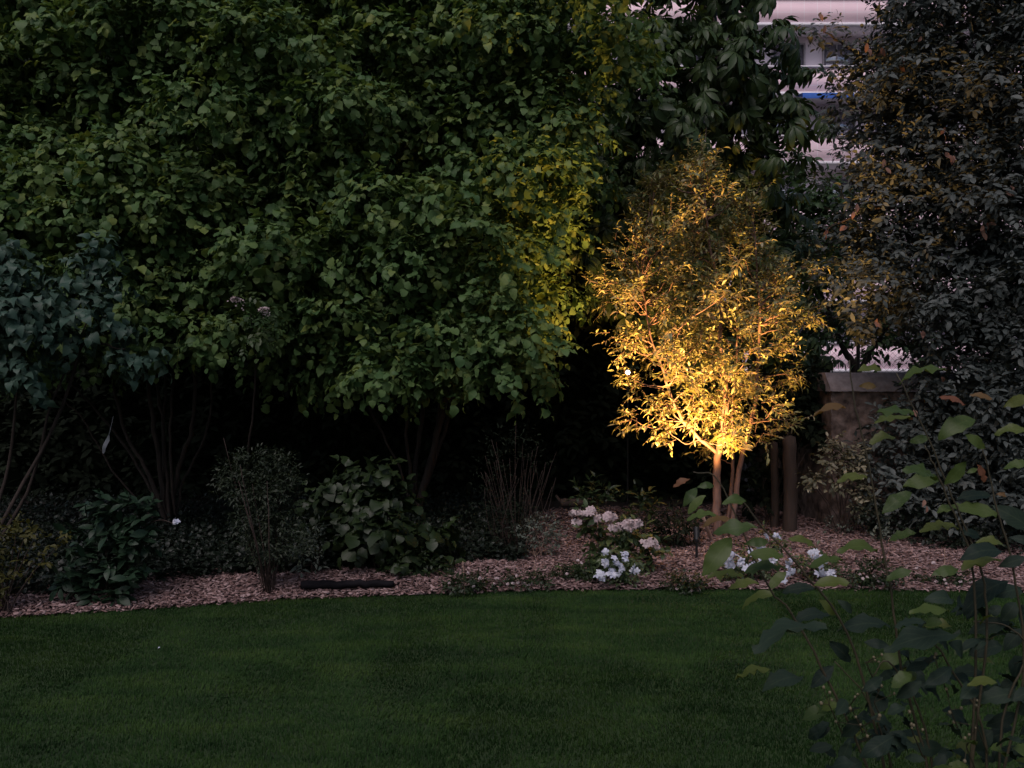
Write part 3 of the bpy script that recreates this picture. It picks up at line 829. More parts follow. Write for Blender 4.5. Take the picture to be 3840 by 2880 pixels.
# ------------------------------------------------------------------ the lit tree and its spike lamp
LAMP = G(2612, 2128)
def lit_tree():
    b = G(2705, 2048)
    Y = b[1]
    root = empty('uplit_tree', tuple(b), 'multi-stemmed small tree lit golden from below by a garden spotlight', 'tree')
    trunks = [([(2695, 2050, 0), (2688, 1880, 0), (2692, 1720, 0), (2712, 1600, 0), (2722, 1450, .02), (2705, 1300, .05), (2700, 1120, .05), (2660, 900, .05), (2640, 720, .05)], .046, .008),
              ([(2745, 2040, .05), (2762, 1830, .05), (2785, 1700, .06), (2822, 1560, .05), (2842, 1400, .05), (2850, 1220, .05), (2840, 1050, 0), (2830, 880, 0)], .030, .007),
              ([(2715, 2045, .1), (2740, 1870, .12), (2748, 1740, .12), (2745, 1560, .14), (2760, 1350, .15), (2780, 1100, .1)], .024, .006),
              ([(2690, 1700, .0), (2610, 1630, -.05), (2530, 1530, -.05), (2490, 1400, -.05), (2440, 1260, -.05), (2400, 1050, 0)], .020, .006)]
    pts_all = []
    for pts, r0, r1 in trunks:
        t = Acc(); p = tube(t, [W(x, y, Y + d_) for x, y, d_ in pts], r0, r1, 8, 5, .005); t.build('trunk', M_PALEBARK, root)
        pts_all.append(p)
    allp = np.vstack(pts_all)
    pads = []
    # crown outline in half-widths by height
    prof = [(635, 2540, 2660), (690, 2440, 2740), (760, 2400, 2800), (840, 2390, 2850), (920, 2350, 2890), (1000, 2290, 2930), (1080, 2270, 2980), (1160, 2300, 2990), (1240, 2340, 2960), (1320, 2380, 2920), (1400, 2450, 2890), (1470, 2510, 2850), (1530, 2560, 2820), (1590, 2600, 2800), (1650, 2640, 2780)]
    for py, xa, xb in prof:
        n = max(2, int((xb - xa) / 75))
        for i in range(n):
            px = xa + (xb - xa) * (i + .5 + RNG.normal() * .3) / n
            f = abs(2 * (px - xa) / (xb - xa) - 1)
            for rep in range(2):
                dy = RNG.normal() * 0.42 * math.sqrt(max(0.05, 1 - f * f))
                pads.append((px + RNG.normal() * 15, py + RNG.normal() * 30, dy))
    for px, py in [(2240, 1060), (2260, 1110), (2300, 960), (2320, 1300), (2340, 1420), (2360, 1440), (2350, 1570), (2460, 1550), (2500, 1620), (3040, 1000), (3060, 1170), (3040, 1190), (2990, 1400), (2960, 1430), (2920, 1520), (2960, 1570), (2870, 1630), (2480, 660), (2440, 720), (2600, 625), (2640, 640), (2800, 720), (2840, 780), (2940, 1000)]:
        pads.append((px, py, RNG.normal() * .15))
    tw = Acc(); lf = Acc()
    C, O = [], []
    cen = W(2690, 1150, Y)
    for px, py, dy in pads:
        px = 2665 + (px - 2665) * .95
        p = W(px, py, Y + dy)
        # branch from a trunk point somewhat lower
        low = allp[allp[:, 2] < p[2] - 0.05]
        if len(low) == 0: low = allp[allp[:, 2] < p[2] + .2]
        dd = np.linalg.norm((low - p) * [1.3, 1.3, .6], axis=1)
        s_ = low[np.argmin(dd)]
        mid = (s_ + p) / 2 + UP * -0.03 + RNG.normal(size=3) * .03
        tube(tw, [s_, mid, p], .007, .0025, 4, 4, .004, cap=False)
        o = norm((p - s_) + (p - cen) * .25 + UP * .1)
        n = 14
        jit = RNG.normal(size=(n, 3)) * 0.066
        C.append(p + jit); O.append(norm(o + jit * 6))
    C = np.vstack(C); O = np.vstack(O)
    sprays(lf, T_LANCE, C, O, 7, 0.15, 0.058, droop=0.05, face=0.45, spread=0.8, twigs=tw, tw_r=.0022, var=.3)
    tw.build('branches', M_PALEBARK, root)
    lf.build('crown', M_LIT, root)
lit_tree()

# leaning support stake
t = Acc(); p0, p1 = G(2682, 2055), W(2632, 1930, 8.0)
tube(t, [p0, p1], .018, .018, 8, 3)
prop(t.build('support_stake', M_CANE), 'pale leaning wooden stake at the foot of the lit tree', 'stake')

def spike_lamp():
    root = empty('spike_lamp', tuple(LAMP), 'slim black garden spotlight on a spike in front of the lit tree', 'lamp')
    t = Acc(); tube(t, [LAMP, LAMP + UP * 0.27], .011, .011, 8, 3); t.build('spike', M_BLACK, root)
    head = LAMP + UP * 0.29
    aim = norm(np.array([.06, .40, .91]))
    h = Acc()
    tube(h, [head - aim * .05, head + aim * .06], .024, .030, 12, 4, cap=False)
    tube(h, [head - aim * .05, head - aim * .075], .024, .012, 12, 2)
    h.build('lamp_head', M_BLACK, root)
    m, n, l, b = new_mat('lamp_lens')
    b.inputs['Emission Color'].default_value = (1, .62, .25, 1); b.inputs['Emission Strength'].default_value = 4
    g = Acc(); tube(g, [head + aim * .045, head + aim * .05], .0275, .0275, 12, 1); g.build('lens', m, root)
    ld = bpy.data.lights.new('spot_beam', 'SPOT')
    ld.energy = LAMP_W
    ld.color = (1.0, .50, .15)
    ld.spot_size = math.radians(92); ld.spot_blend = 0.85
    ld.shadow_soft_size = 0.025
    lo = bpy.data.objects.new('spot_beam', ld); COL.objects.link(lo)
    lo.parent = root
    lo.location = Vector(head + aim * .075) - root.location
    lo.rotation_euler = Vector(aim).to_track_quat('-Z', 'Y').to_euler()
LAMP_W = 1550.0
spike_lamp()

# ------------------------------------------------------------------ border plants
def shrub(name, label, base, blobs, tpls, mat, per, k, length, size, cat='shrub', group=None, stems=None, stem_mat=None, sr=(.006, .003), droop=.2, face=.5, part='foliage', twigs=False, spread=1.0, under=.6, var=.3):
    root = empty(name, tuple(base), label, cat, group)
    B = []
    for px, py, r, dy in blobs:
        Y = base[1] + dy; q = Y / F
        B.append((W(px, py, Y), np.array([r * q, r * q * .9, r * q * .85])))
    rm = np.mean([r[0] for _, r in B])
    P, O = blob_points(B, per * float(np.clip(.22 / rm, 1.0, 2.6)), under=under)
    a = Acc(); tw = Acc() if twigs else None
    sprays(a, tpls, P, O, k, length, size, droop=droop, face=face, twigs=tw, tw_r=.002, spread=spread, var=var)
    a.build(part, mat, root)
    s_ = tw or Acc()
    for c, r in B if stems is None else []:
        e = base + RNG.normal(size=3) * [.03, .03, 0]
        tube(s_, [e, e * .6 + c * .4 + np.array([0, 0, .05]), c], sr[0], sr[1], 5, 5, .004, cap=False)
    if stems:
        for pts in stems:
            tube(s_, [base + RNG.normal(size=3) * [.02, .02, 0]] + [W(x, y, base[1] + d_) for x, y, d_ in pts], sr[0], sr[1], 5, 5, .003)
    s_.build('stems', stem_mat or M_TWIG, root)
    return root

def flower(root, pos, n, size, rad, mat, name='flower', view=(0, -.8, .6), flat=False):
    u = rand_dirs(n) * rad * [1, .8, .75]
    if not flat: u[:, 2] = np.abs(u[:, 2]) * .9 - .1 * rad; u[:, 1] = np.where(RNG.random(n) < .75, -np.abs(u[:, 1]), u[:, 1])
    f = Acc(); place(f, T_FLOWER, pos + u, rand_dirs(n), norm(u) * 1.2 + np.array(view) * .5 + RNG.normal(size=(n, 3)) * .25, size)
    return f.build(name, mat, root)

# vase-shaped fine leaved bush
b = G(1010, 2236)
vs = [(980 + 28 * i + RNG.normal() * 12, 1770 + RNG.normal() * 40, RNG.normal() * .15) for i in range(-5, 6)]
shrub('vase_shaped_bush', 'vase-shaped bush of thin stems and fine leaves on the left mulch', b,
      [(880, 1760, 45, 0), (960, 1745, 55, 0), (1040, 1750, 50, .05), (1080, 1800, 40, 0), (930, 1830, 70, 0), (1030, 1850, 75, 0), (970, 1940, 80, 0), (1060, 1960, 60, 0), (830, 1800, 25, 0), (850, 1840, 25, 0), (1130, 2050, 40, -.1), (1000, 2050, 70, 0), (1150, 2000, 22, -.1)],
      T_LANCE, M_FINE, 420, 7, .10, .032, stems=[[(1000 + (x - 980) * .45, 2050, d_), (x, y, d_)] for x, y, d_ in vs for _ in (0, 1)], sr=(.005, .002), droop=0, spread=.6)
b = G(1420, 2165)
shrub('broad_leaved_shrub', 'rounded broad-leaved green shrub under the middle hazel', b,
      [(1330, 1800, 60, .1), (1420, 1790, 65, .1), (1280, 1850, 65, 0), (1200, 1890, 50, 0), (1380, 1890, 85, 0), (1480, 1880, 60, .1), (1350, 1980, 90, -.1), (1450, 2010, 90, -.1), (1250, 2000, 70, .1), (1560, 2060, 60, 0), (1500, 2120, 70, -.15), (1640, 2000, 45, .1), (1590, 1960, 40, 0), (1620, 2110, 50, 0), (1250, 2090, 55, .1)],
      T_ROUND, M_BROAD, 62, 5, .17, .095, droop=.4)
b = G(1560, 2175)
shrub('low_leafy_shrub', 'low small-leaved green shrub spreading over the mulch by the thin red cane', b,
      [(1520, 2090, 55, 0), (1600, 2100, 55, 0), (1660, 2130, 45, 0), (1480, 2130, 50, 0), (1570, 2140, 55, -.1)], T_ELLIP, M_BROAD, 130, 6, .10, .045)
b = G(1930, 2110)
tops = [(1930 + (i - 10) * 14 + RNG.normal() * 20, 1585 + RNG.random() * 150 + abs(i - 10) * 9, RNG.normal() * .2) for i in range(21)]
shrub('twiggy_bush', 'dark upright bush of bare brown twigs beside the silvery shrub', b,
      [(1880, 1680, 50, 0), (1960, 1640, 45, .1), (2020, 1720, 45, 0), (1850, 1760, 55, 0), (1900, 2000, 90, 0), (1850, 1900, 80, .1), (1960, 1900, 70, .1)],
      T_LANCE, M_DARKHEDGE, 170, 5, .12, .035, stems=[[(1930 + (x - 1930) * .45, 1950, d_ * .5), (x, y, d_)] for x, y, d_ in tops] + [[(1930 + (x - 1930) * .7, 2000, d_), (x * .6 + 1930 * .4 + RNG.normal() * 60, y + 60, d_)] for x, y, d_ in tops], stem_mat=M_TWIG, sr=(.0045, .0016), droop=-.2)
b = G(2025, 2118)
shrub('silvery_shrub', 'small silvery grey-leaved shrub on open mulch left of the pink rhododendron', b,
      [(1960, 1990, 35, 0), (2000, 1960, 35, 0), (2050, 1975, 40, 0), (2080, 2010, 35, 0), (1990, 2030, 40, 0), (2040, 2040, 40, 0), (1960, 2060, 25, 0)],
      T_ELLIP, M_GREY, 190, 6, .07, .028, sr=(.005, .003), stem_mat=M_CANE, droop=-.1)

# rhododendron with pink-white trusses
b = G(2320, 2168)
rh = shrub('rhododendron', 'rhododendron carrying pinkish white flower trusses beside the white azalea', b,
      [(2200, 1960, 45, 0), (2260, 1990, 55, 0), (2330, 2010, 60, 0), (2400, 2010, 50, 0), (2300, 2080, 70, 0), (2380, 2090, 60, 0), (2440, 2070, 35, 0), (2230, 2120, 55, -.05), (2380, 2150, 45, -.05), (2170, 2150, 35, 0)],
      T_ELLIP, M_RHODO, 75, 7, .12, .075, droop=.25)
for px, py, n, r in [(2158, 1925, 7, .035), (2165, 1958, 5, .03), (2204, 1922, 16, .062), (2255, 1945, 12, .055), (2284, 1942, 14, .058), (2306, 1978, 14, .058), (2336, 1972, 12, .05), (2376, 1966, 18, .066), (2350, 1985, 8, .045), (2412, 2042, 9, .045), (2445, 2035, 9, .045), (2460, 2052, 5, .03)]:
    flower(rh, W(px, py, b[1] - .24), n, .030, r, M_PINKPETAL, 'flower_truss')
for (lab, x0, y0, tops) in (('tall leafy shoots rising behind the pink-white flower trusses', 2250, 1990, [(2205, 1850), (2230, 1840), (2280, 1835), (2300, 1860), (2240, 1880), (2190, 1870)]), ('upright leafy shoot standing right of the pink-white flower trusses', 2400, 2000, [(2400, 1870), (2420, 1900), (2440, 1920), (2390, 1920), (2350, 1950)])):
    b2 = np.array([*W(x0, 1440, 7.75)[:2], 0.0])
    shrub('leafy_shoots', lab, b2, [(x, y, 20, 0) for x, y in tops], T_LANCE, M_BROAD, 95, 7, .13, .075, droop=-.3, spread=.9)

# white azaleas
def azalea(label, base, blobs, flowers, per=120):
    r = shrub('white_azalea', label, base, blobs, T_ELLIP, M_RHODO, per, 6, .07, .036, group='white azaleas in the flower bed')
    for px, py in flowers:
        f = Acc(); p = W(px, py, base[1] - .16 + RNG.normal() * .03)
        place(f, T_FLOWER, p[None] + RNG.normal(size=(2, 3)) * .012, rand_dirs(2), np.array([[0, -1, .35], [.3, -1, .6]]) + RNG.normal(size=(2, 3)) * .35, .026 + .008 * RNG.random(2))
        f.build('flower', M_PETAL, r)
b = G(2310, 2205)
azalea('white azalea in full flower in front of the pink rhododendron', b, [(2290, 2130, 40, 0), (2330, 2140, 40, 0), (2370, 2160, 35, 0), (2260, 2160, 35, 0), (2310, 2180, 45, 0), (2350, 2090, 30, .05), (2300, 2080, 30, .05)],
       [(2285, 2070), (2305, 2095), (2345, 2090), (2335, 2075), (2275, 2115), (2290, 2130), (2300, 2140), (2328, 2122), (2335, 2135), (2285, 2150), (2300, 2155), (2310, 2148), (2252, 2152), (2248, 2165), (2258, 2175), (2376, 2135), (2384, 2142), (2350, 2095), (2270, 2105), (2318, 2110)])
b = G(2790, 2195)
azalea('white azalea half hidden behind the left foreground leaves', b, [(2720, 2120, 35, 0), (2770, 2110, 40, 0), (2830, 2100, 45, 0), (2880, 2090, 40, 0), (2760, 2150, 40, 0), (2840, 2140, 45, 0), (2790, 2060, 30, .1), (2880, 2010, 30, .15), (2920, 2030, 30, .15)],
       [(2712, 2105), (2730, 2095), (2740, 2110), (2775, 2095), (2785, 2105), (2770, 2115), (2745, 2135), (2800, 2135), (2828, 2118), (2862, 2110), (2848, 2060), (2856, 2056), (2822, 2078), (2895, 2098), (2894, 2115), (2912, 2008), (2872, 2010), (2760, 2085), (2735, 2120), (2722, 2115)])
b = G(3070, 2195)
azalea('white azalea low on the mulch in the right half of the bed', b, [(3000, 2110, 35, 0), (3060, 2100, 45, 0), (3110, 2130, 35, 0), (3020, 2150, 40, 0), (3080, 2160, 40, 0)],
       [(2965, 2105), (2962, 2125), (2955, 2150), (2975, 2140), (3045, 2065), (3055, 2075), (3070, 2095), (3085, 2100), (3078, 2110), (3050, 2090), (3075, 2150), (3085, 2160), (3115, 2150), (3125, 2145), (3120, 2165), (3095, 2090), (2950, 2165)])

# small bellflower clumps at the lawn edge
def clump(label, px, py, w, h, flowers, mat=M_BROAD):
    base = G(px, py)
    r = shrub('bedding_plant', label, base, [(px + dx * w, py - h * .5, h * .6, RNG.normal() * .05) for dx in (-.7, -.25, .2, .65)], T_ELLIP, mat, 300, 6, .055, .026, cat='plant', group='low bedding plants along the lawn edge')
    for fx, fy in flowers:
        flower(r, W(fx, fy, base[1] - .10), 5, .012, .010, M_PINKPETAL, 'flower_head')
clump('low green clump at the foot of the thin red cane', 1760, 2226, 80, 75, [(1755, 2148), (1776, 2200), (1798, 2168), (1685, 2188), (1862, 2168)])
clump('low green clump with a row of small white flowers near the twig', 1980, 2210, 110, 60, [(1923, 2188), (1943, 2185), (1963, 2188), (1982, 2194), (1992, 2190), (1940, 2158), (1852, 2192), (1905, 2190)])
clump('low green clump left of the flowering white azalea', 2180, 2186, 80, 75, [(2127, 2152), (2117, 2178), (2166, 2102), (2180, 2112)])
clump('low green clump at the lawn edge in front of the spotlight', 2570, 2216, 75, 60, [(2540, 2208), (2596, 2216), (2620, 2214)])
clump('green clump with white flowers and pale stem near the wall foot', 3260, 2208, 90, 100, [(3233, 2170), (3250, 2165), (3298, 2180), (3280, 2160), (3225, 2155), (3310, 2190), (3340, 2190)])
clump('rightmost low clump with white flowers behind the foreground leaves', 3530, 2205, 110, 60, [(3440, 2130), (3500, 2110), (3510, 2180), (3545, 2175), (3550, 2188), (3600, 2180), (3640, 2185), (3680, 2180), (3720, 2185)])

# left border
b = G(10, 2310)
shrub('golden_shrub', 'yellow-green leaved shrub cut by the left edge above the mulch', b, [(-40, 2010, 60, 0), (10, 2060, 60, 0), (100, 1990, 40, 0), (130, 2020, 35, 0), (215, 2050, 30, 0), (130, 2110, 35, .0), (0, 2150, 60, 0), (-60, 2200, 70, 0), (-20, 2250, 55, 0), (60, 2000, 35, 0)],
      T_ELLIP, M_YELLOW, 110, 6, .10, .042)
b = G(420, 2270)
gl = shrub('glossy_shrub', 'shrub with whorls of glossy dark leaves and one white bloom', b, [(395, 1895, 40, 0), (510, 1920, 45, 0), (440, 1970, 60, 0), (530, 1980, 40, 0), (380, 1970, 35, 0), (310, 2040, 45, 0), (510, 2060, 45, 0), (370, 2110, 50, 0), (470, 2120, 55, 0), (290, 2160, 50, 0), (400, 2190, 70, 0), (480, 2200, 50, -.05), (330, 2210, 50, 0), (450, 2050, 40, 0)],
      T_ELLIP, M_GLOSS, 62, 8, .10, .088, droop=-.1, spread=1.3)
t = Acc(); tube(t, [W(530, 1975, b[1]), W(600, 1950, b[1]), W(655, 1965, b[1])], .005, .003, 5, 5); t.build('flower_stem', M_TWIG, gl)
flower(gl, W(662, 1958, b[1]), 6, .024, .02, M_PETAL)
b = G(1190, 2190)
shrub('willow_leaved_plant', 'narrow-leaved plant at the left side of the broad-leaved shrub', b, [(1170, 2010, 30, 0), (1150, 2060, 30, 0), (1130, 2110, 30, 0), (1200, 2050, 30, 0), (1170, 2120, 35, 0)], T_LANCE, M_GREY, 110, 6, .1, .05, droop=-.2)

# dark ground cover under the hazels
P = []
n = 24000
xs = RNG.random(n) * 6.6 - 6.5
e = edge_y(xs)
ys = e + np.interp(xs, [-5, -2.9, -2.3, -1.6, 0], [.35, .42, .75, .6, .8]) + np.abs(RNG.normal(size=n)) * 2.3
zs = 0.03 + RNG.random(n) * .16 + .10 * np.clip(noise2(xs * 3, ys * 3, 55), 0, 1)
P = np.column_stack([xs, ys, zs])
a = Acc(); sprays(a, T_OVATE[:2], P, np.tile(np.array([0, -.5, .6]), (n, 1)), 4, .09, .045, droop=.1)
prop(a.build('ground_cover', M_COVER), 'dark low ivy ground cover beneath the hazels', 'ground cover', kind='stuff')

# plants by the wall
b = G(3170, 2030)
shrub('variegated_euonymus', 'cream-edged variegated shrub leaning on the stone wall', b, [(3130, 1680, 35, -.1), (3110, 1730, 35, -.1), (3160, 1740, 45, -.1), (3210, 1700, 35, -.1), (3230, 1780, 40, -.1), (3140, 1790, 35, -.1), (3040, 1790, 28, -.1), (3060, 1820, 25, -.1), (3210, 1850, 30, -.1), (3130, 1650, 22, -.1), (3250, 1900, 40, -.1), (3240, 1840, 35, -.1)],
      T_ELLIP, M_VARIEG, 95, 6, .10, .058, droop=.1)
b = G(3290, 2045)
shrub('dark_wall_shrub', 'very dark leafy shrub on the mulch at the wall foot', b, [(3250, 1930, 50, 0), (3310, 1920, 60, 0), (3370, 1950, 60, 0), (3440, 1950, 60, -.1), (3500, 1960, 60, -.2), (3290, 1980, 40, -.1), (3560, 2020, 70, -.4), (3480, 2040, 60, -.4), (3650, 2040, 80, -.5), (3760, 2050, 90, -.6)], T_ELLIP, M_COVER, 150, 6, .10, .045)
for px, py, lab in ((3140, 2030, 'wispy grey-green seedling before the wall corner'), (3310, 2070, 'small grey-green seedling before the dark shrub')):
    b = G(px, py)
    shrub('grey_seedling', lab, b, [(px - 30, py - 50, 20, 0), (px + 25, py - 60, 20, 0), (px, py - 30, 22, 0)], T_ELLIP, M_GREY, 130, 5, .09, .035, cat='plant', droop=-.2)
b = G(2520, 2075)
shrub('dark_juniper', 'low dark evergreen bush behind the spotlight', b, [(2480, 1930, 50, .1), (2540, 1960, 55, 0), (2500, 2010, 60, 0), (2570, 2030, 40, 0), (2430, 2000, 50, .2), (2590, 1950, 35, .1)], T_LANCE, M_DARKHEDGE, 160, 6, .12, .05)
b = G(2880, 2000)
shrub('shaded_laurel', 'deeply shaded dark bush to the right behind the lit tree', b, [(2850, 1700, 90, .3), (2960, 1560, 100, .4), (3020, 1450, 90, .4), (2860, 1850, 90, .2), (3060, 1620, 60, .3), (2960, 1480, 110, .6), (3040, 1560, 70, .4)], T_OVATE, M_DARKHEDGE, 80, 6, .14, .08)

# posts, stones, sticks and small things
for (lab, x0, y0, x1_, y1, r, Y, mat) in (
        ('thick brown post in the shade right of the lit tree', 2962, 2020, 2958, 1640, .075, None, M_POST),
        ('thinner brown post in the shade between the lit tree and the thick post', 2905, 2005, 2902, 1660, .045, None, M_POST)):
    p0 = G(x0, y0); p1 = W(x1_, y1, p0[1])
    t = Acc(); tube(t, [p0, (p0 + p1) / 2 + [.01, 0, 0], p1], r, r * .92, 9, 5, .003)
    prop(t.build('wooden_post', mat), lab, 'post', 'brown posts behind the lit tree')
p0, p1 = W(2105, 1886, 8.6), W(2215, 1882, 8.6)
t = Acc(); tube(t, [p0, (p0 + p1) / 2, p1], .045, .04, 9, 4, .004); tube(t, [p0, W(2085, 1858, 8.6)], .016, .012, 6, 2)
tube(t, [W(2190, 1886, 8.62), [W(2190, 0, 8.62)[0], 8.62, 0]], .03, .035, 8, 3)
prop(t.build('cut_branch', M_POST), 'short sawn branch lying level behind the rhododendron', 'branch')
a = Acc()
p0, p1 = G(1130, 2214, .045), G(1475, 2204, .045)
tube(a, [p0 + UP * .035, (p0 * .5 + p1 * .5) + UP * .04, p1 + UP * .03], .034, .026, 9, 8, .006)
tube(a, [p0 + UP * .035, p0 + UP * .035 - [.004, 0, 0]], .034, .01, 9, 1)
prop(a.build('black_log', M_LOG), 'long black log lying on the mulch before the broad-leaved shrub', 'log')
for lab, x0, y0, x1_, y1, r in (('thin red cane stuck in the low clump at the lawn edge', 1743, 2232, 1736, 2105, .004), ('pale bent twig standing below the silvery shrub', 2012, 2190, 2003, 2100, .004), ('thin brown cane before the dark wall shrub', 3542, 2150, 3542, 2060, .004), ('short pale stick in the clump near the wall foot', 3272, 2195, 3268, 2090, .004)):
    p0 = G(x0, y0); p1 = W(x1_, y1, p0[1])
    t = Acc(); tube(t, [p0, (p0 + p1) / 2 + RNG.normal(size=3) * .006, p1], r, r * .7, 6, 4)
    prop(t.build('garden_cane', M_CANE), lab, 'cane')
# pale strip hanging in the hazel
p0, p1 = W(408, 1632, 8.0), W(385, 1700, 8.0)
t = Acc()
dv = norm(p1 - p0); sv = norm(np.cross(dv, [0, 1, 0])) * .018
nn = 8
rows = [(p0 + (p1 - p0) * i / (nn - 1) + np.array([0, .012 * math.sin(i * 1.1), 0])) for i in range(nn)]
ww = [.35, .7, 1, 1, 1, .95, .8, .4]
for off, flip in ((0, 0), (.002, 1)):
    v = []
    for r_, w_ in zip(rows, ww): v += [r_ - sv * w_ + [0, off, 0], r_ + sv * w_ + [0, off, 0]]
    t.add(v, [(2 * i, 2 * i + 1, 2 * i + 3, 2 * i + 2) if not flip else (2 * i, 2 * i + 2, 2 * i + 3, 2 * i + 1) for i in range(nn - 1)])
tag = t.build('hanging_strip', M_TAG); prop(tag, 'pale plastic strip hanging among the dark hazel stems', 'strip')
t = Acc(); tube(t, [p0, W(415, 1606, 8.0), W(425, 1560, 8.05)], .0025, .002, 5, 3); t.build('string', M_TAG, tag)
# small globe light far behind
gp = W(2354, 1397, 11.0)
rt = empty('globe_light', (gp[0], gp[1], 0), 'tiny white globe light glowing in the dark left of the lit tree', 'lamp')
t = Acc(); tube(t, [(gp[0], gp[1], 0), gp - UP * .03], .012, .012, 6, 3); t.build('pole', M_BLACK, rt)
m_glow, n_, l_, b_ = new_mat('white_glow'); b_.inputs['Emission Color'].default_value = (1, .93, .85, 1); b_.inputs['Emission Strength'].default_value = 6
g = Acc(); th = np.linspace(0, math.pi, 9)
ph = np.linspace(0, 2 * math.pi, 13)[:-1]
v = np.array([[gp[0] + .03 * math.sin(a_) * math.cos(b_2), gp[1] + .03 * math.sin(a_) * math.sin(b_2), gp[2] + .03 * math.cos(a_)] for a_ in th for b_2 in ph])
q = [(i * 12 + k, (i + 1) * 12 + k, (i + 1) * 12 + (k + 1) % 12, i * 12 + (k + 1) % 12) for i in range(8) for k in range(12)]
g.add(v, q); g.build('globe', m_glow, rt)

# ------------------------------------------------------------------ foreground shrub at lower right
FG = """3040,1559,3173,1532,36,o 3281,1545,3426,1556,44,g 3275,1576,3414,1571,14,y 3221,1447,3287,1450,36,o 3203,1392,3305,1386,26,y 3390,1436,3546,1381,42,g
3528,1489,3619,1519,30,o 3649,1480,3721,1498,36,o 3770,1525,3860,1489,50,y 3510,1640,3658,1574,56,g 3414,1658,3486,1640,46,g 3613,1628,3691,1682,64,g
3748,1628,3860,1622,46,y 3260,1664,3360,1640,25,y 3371,1757,3516,1797,42,g 3380,1824,3522,1797,50,g 3540,1815,3625,1730,80,g 3625,1772,3665,1758,42,g
3661,1742,3691,1809,28,o 3733,1851,3775,1863,22,o 3305,1923,3417,1845,52,g 3148,1806,3251,1785,36,y 3504,1917,3588,1899,30,g 3588,1869,3715,1857,52,b
3733,1900,3870,1985,120,b 3590,1905,3740,1930,62,g 3465,1998,3595,1980,36,y 3595,1990,3673,2014,52,b 3673,2035,3769,2050,30,y 3595,2092,3757,2068,62,b
3576,2116,3757,2098,32,y 3492,2152,3595,2134,36,g 2527,1828,2588,1797,28,o 2559,1895,2614,1830,42,g 2614,1826,2679,1822,36,g 2581,1927,2646,1858,30,g
2581,1949,2686,1931,38,g 2702,1884,2798,1878,46,g 2642,1981,2747,1945,30,o 2686,2003,2841,1981,60,g 2628,2148,2744,2018,80,g 2664,2172,2794,2162,26,y
2794,2038,2881,2032,52,g 2807,2094,2938,2088,46,g 2800,2152,2948,2131,48,g 3057,2054,2956,2019,42,y 3042,2131,3162,2103,30,g 3144,2066,3292,2062,48,g
2742,2213,2847,2189,28,y 2876,2204,2948,2146,32,g 3060,2202,3187,2186,34,y 2789,2287,2905,2225,36,y 2938,2230,3057,2207,52,b 3064,2243,3133,2305,62,y
3136,2247,3194,2298,56,b 2974,2334,3115,2309,36,b 2824,2432,3102,2355,48,g 2765,2556,2890,2514,26,y 3102,2400,3190,2480,78,b 3043,2579,3126,2497,52,b
2842,2567,3013,2538,30,b 3232,2591,3309,2538,68,b 3279,2540,3350,2514,46,b 3155,2370,3338,2349,42,g 3356,2349,3474,2337,26,g 3474,2357,3575,2349,32,y
3250,2414,3332,2420,48,b 3338,2449,3604,2378,52,g 3604,2290,3781,2178,80,b 3450,2237,3575,2254,58,b 3226,2839,3350,2762,68,b 3403,2786,3533,2804,78,b
3155,2869,3190,2774,42,b 3167,2774,3232,2686,62,b 3374,2626,3456,2556,72,b 3462,2561,3569,2502,72,b 3704,2727,3811,2674,62,g 3628,2573,3740,2561,32,y
3330,2180,3420,2140,40,g 3700,2230,3830,2210,50,b 3420,2300,3560,2290,40,g 3640,2380,3790,2330,60,b 3620,2450,3760,2420,50,b 3680,2640,3830,2600,60,b
3420,1990,3330,2030,40,g 3760,2130,3850,2090,60,b 3770,1760,3860,1740,40,g 3800,2020,3880,2040,50,b"""
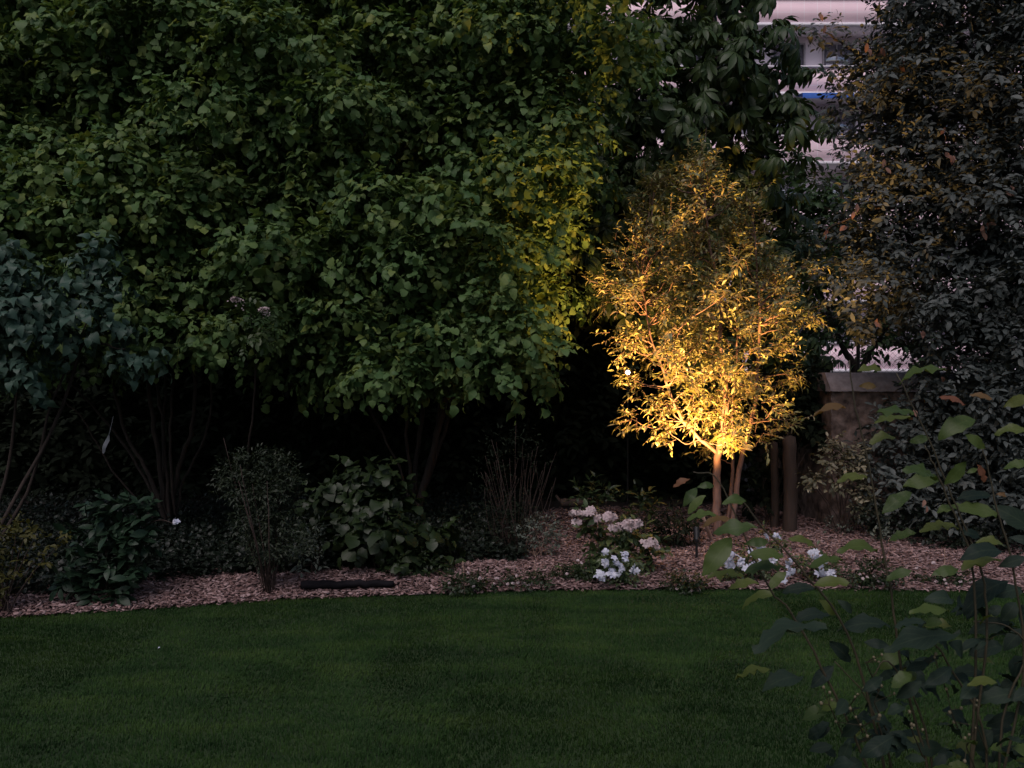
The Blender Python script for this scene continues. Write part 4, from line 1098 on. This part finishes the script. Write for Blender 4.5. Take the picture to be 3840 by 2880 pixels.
def foreground():
    Y0 = 2.25
    base = np.array([*W(3560, 1440, Y0)[:2], 0.0])
    root = empty('foreground_shrub', tuple(base), 'large-leaved shrub with arching stems close to the camera at lower right', 'shrub')
    A = {'g': Acc(), 'b': Acc(), 'y': Acc(), 'o': Acc()}
    petioles = Acc()
    for s in FG.split():
        tx, ty, bx, by, w, c = s.split(',')
        tx, ty, bx, by, w = map(float, (tx, ty, bx, by, w))
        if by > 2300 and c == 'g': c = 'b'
        Y = Y0 + RNG.normal() * .10
        pb, pt = W(bx, by, Y), W(tx, ty, Y)
        L = np.linalg.norm(pt - pb)
        pt = pt + np.array([0, -1, 0]) * L * RNG.uniform(-.3, .35)
        ax = pt - pb; L = np.linalg.norm(ax)
        wm = w / F * Y
        slim = wm / L
        # fold and tilt so that the projected breadth matches
        tilt = np.clip(slim / 0.5 - .08, .10, .98)
        nrm = np.array([0, -tilt, math.sqrt(max(0.0, 1 - tilt * tilt)) + .12]) + RNG.normal(size=3) * .10
        tp = leaf_tpl('ellip', 9, RNG.uniform(.05, .30), .02, RNG.uniform(.06, .16), wid=.92, serr=.02, seed=int(RNG.integers(1e6)))
        r = {'g': RNG.uniform(.1, .75), 'b': RNG.random(), 'y': RNG.uniform(.8, 1), 'o': RNG.random()}[c]
        place(A['g' if c == 'y' else c], [tp], pb[None], ax[None], nrm[None], [L * 1.02], [r])
    # lower mass
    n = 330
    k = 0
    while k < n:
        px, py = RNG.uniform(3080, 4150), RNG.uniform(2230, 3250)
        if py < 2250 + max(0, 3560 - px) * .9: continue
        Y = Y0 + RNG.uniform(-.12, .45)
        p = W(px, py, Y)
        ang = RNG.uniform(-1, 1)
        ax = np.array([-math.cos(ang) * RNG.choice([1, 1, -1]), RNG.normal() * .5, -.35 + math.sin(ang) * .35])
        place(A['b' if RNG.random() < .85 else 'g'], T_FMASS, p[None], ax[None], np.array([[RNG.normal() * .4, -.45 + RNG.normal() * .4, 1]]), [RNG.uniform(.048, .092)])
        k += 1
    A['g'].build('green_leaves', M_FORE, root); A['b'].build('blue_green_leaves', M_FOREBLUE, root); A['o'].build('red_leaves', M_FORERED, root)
    def W2(p): return W(p[0], p[1], Y0 + (p[2] if len(p) > 2 else 0) + .02)
    stems = [[(3260, 2900), (3080, 2500), (2960, 2290), (2892, 2217), (2790, 2010), (2693, 1800), (2600, 1770)], [(3300, 2800), (3180, 2380), (3000, 2130), (2870, 1989), (2790, 1885), (2747, 1848)],
             [(3640, 2900), (3700, 2400), (3680, 2150), (3619, 1978), (3540, 1790), (3480, 1640), (3360, 1399)], [(3660, 2500), (3640, 2100), (3564, 1893), (3500, 1740), (3468, 1670)],
             [(3480, 2900), (3380, 2500), (3345, 2250), (3299, 1984), (3251, 1712), (3203, 1501), (3185, 1351)], [(3760, 2900), (3840, 2500), (3800, 2134), (3751, 1953), (3709, 1773), (3685, 1682)],
             [(3500, 2900), (3440, 2650), (3330, 2480), (3270, 2540)], [(3700, 2800), (3560, 2500), (3480, 2400), (3340, 2420)], [(3760, 2700), (3850, 2450), (3780, 2350), (3650, 2330)], [(3350, 2900), (3250, 2620), (3130, 2480)]]
    for pts in stems:
        t = Acc(); tube(t, [base + RNG.normal(size=3) * [.06, .06, 0], base * [1, 1, 0] + UP * .25 + (W2(pts[0]) - base) * [.6, .6, 0]] + [W2(p) for p in pts], .0045, .0016, 6, 5, .001)
        t.build('stem', M_GSTEM, root)
    th = np.linspace(0, math.pi, 6); ph = np.linspace(0, 2 * math.pi, 9)[:-1]
    v = np.array([.0045 * np.array([math.sin(a_) * math.cos(b2), math.sin(a_) * math.sin(b2), 1.15 * math.cos(a_)]) for a_ in th for b2 in ph])
    bd = Acc(); bd.add(v, [(i_ * 8 + k_, (i_ + 1) * 8 + k_, (i_ + 1) * 8 + (k_ + 1) % 8, i_ * 8 + (k_ + 1) % 8) for i_ in range(5) for k_ in range(8)])
    bud = bd.build('flower_bud', M_BUD, None); bud.parent = root; first = True
    for cx, cy, n in [(3260, 2450, 4), (3200, 2610, 5), (3250, 2690, 6), (3430, 2700, 5), (3580, 2630, 3), (3640, 2770, 4), (3530, 2470, 3), (3120, 2610, 3), (3680, 2690, 3), (3290, 2600, 2)]:
        c = W(cx, cy, Y0 - .06); twg = Acc()
        for i in range(n):
            p = c + RNG.normal(size=3) * [.022, .02, .024]
            o_ = bud if first else bud.copy()
            if not first: COL.objects.link(o_)
            first = False
            o_.location = Vector(p) - root.location
            o_.scale = (1 * (s2 := .6 + .5 * RNG.random()), s2, s2)
            tube(twg, [p, c - UP * .03 + [0, .02, 0]], .0009, .0011, 3, 2, cap=False)
        tube(twg, [c - UP * .03 + [0, .02, 0], c - UP * .12 + [.05, .06, 0]], .0014, .002, 4, 3, cap=False)
        twg.build('bud_stalk', M_GSTEM, root)
foreground()

# small petals lying on the lawn
for px, py, lab in ((592, 2430, 'small pale petal lying on the dark lawn at left'),):
    p = G(px, py, .02)
    f = Acc(); place(f, T_PETAL, p[None], np.array([[.6, -.5, .5]]), np.array([[0, -.6, .8]]), [.018])
    prop(f.build('fallen_petal', M_PETAL), lab, 'petal')
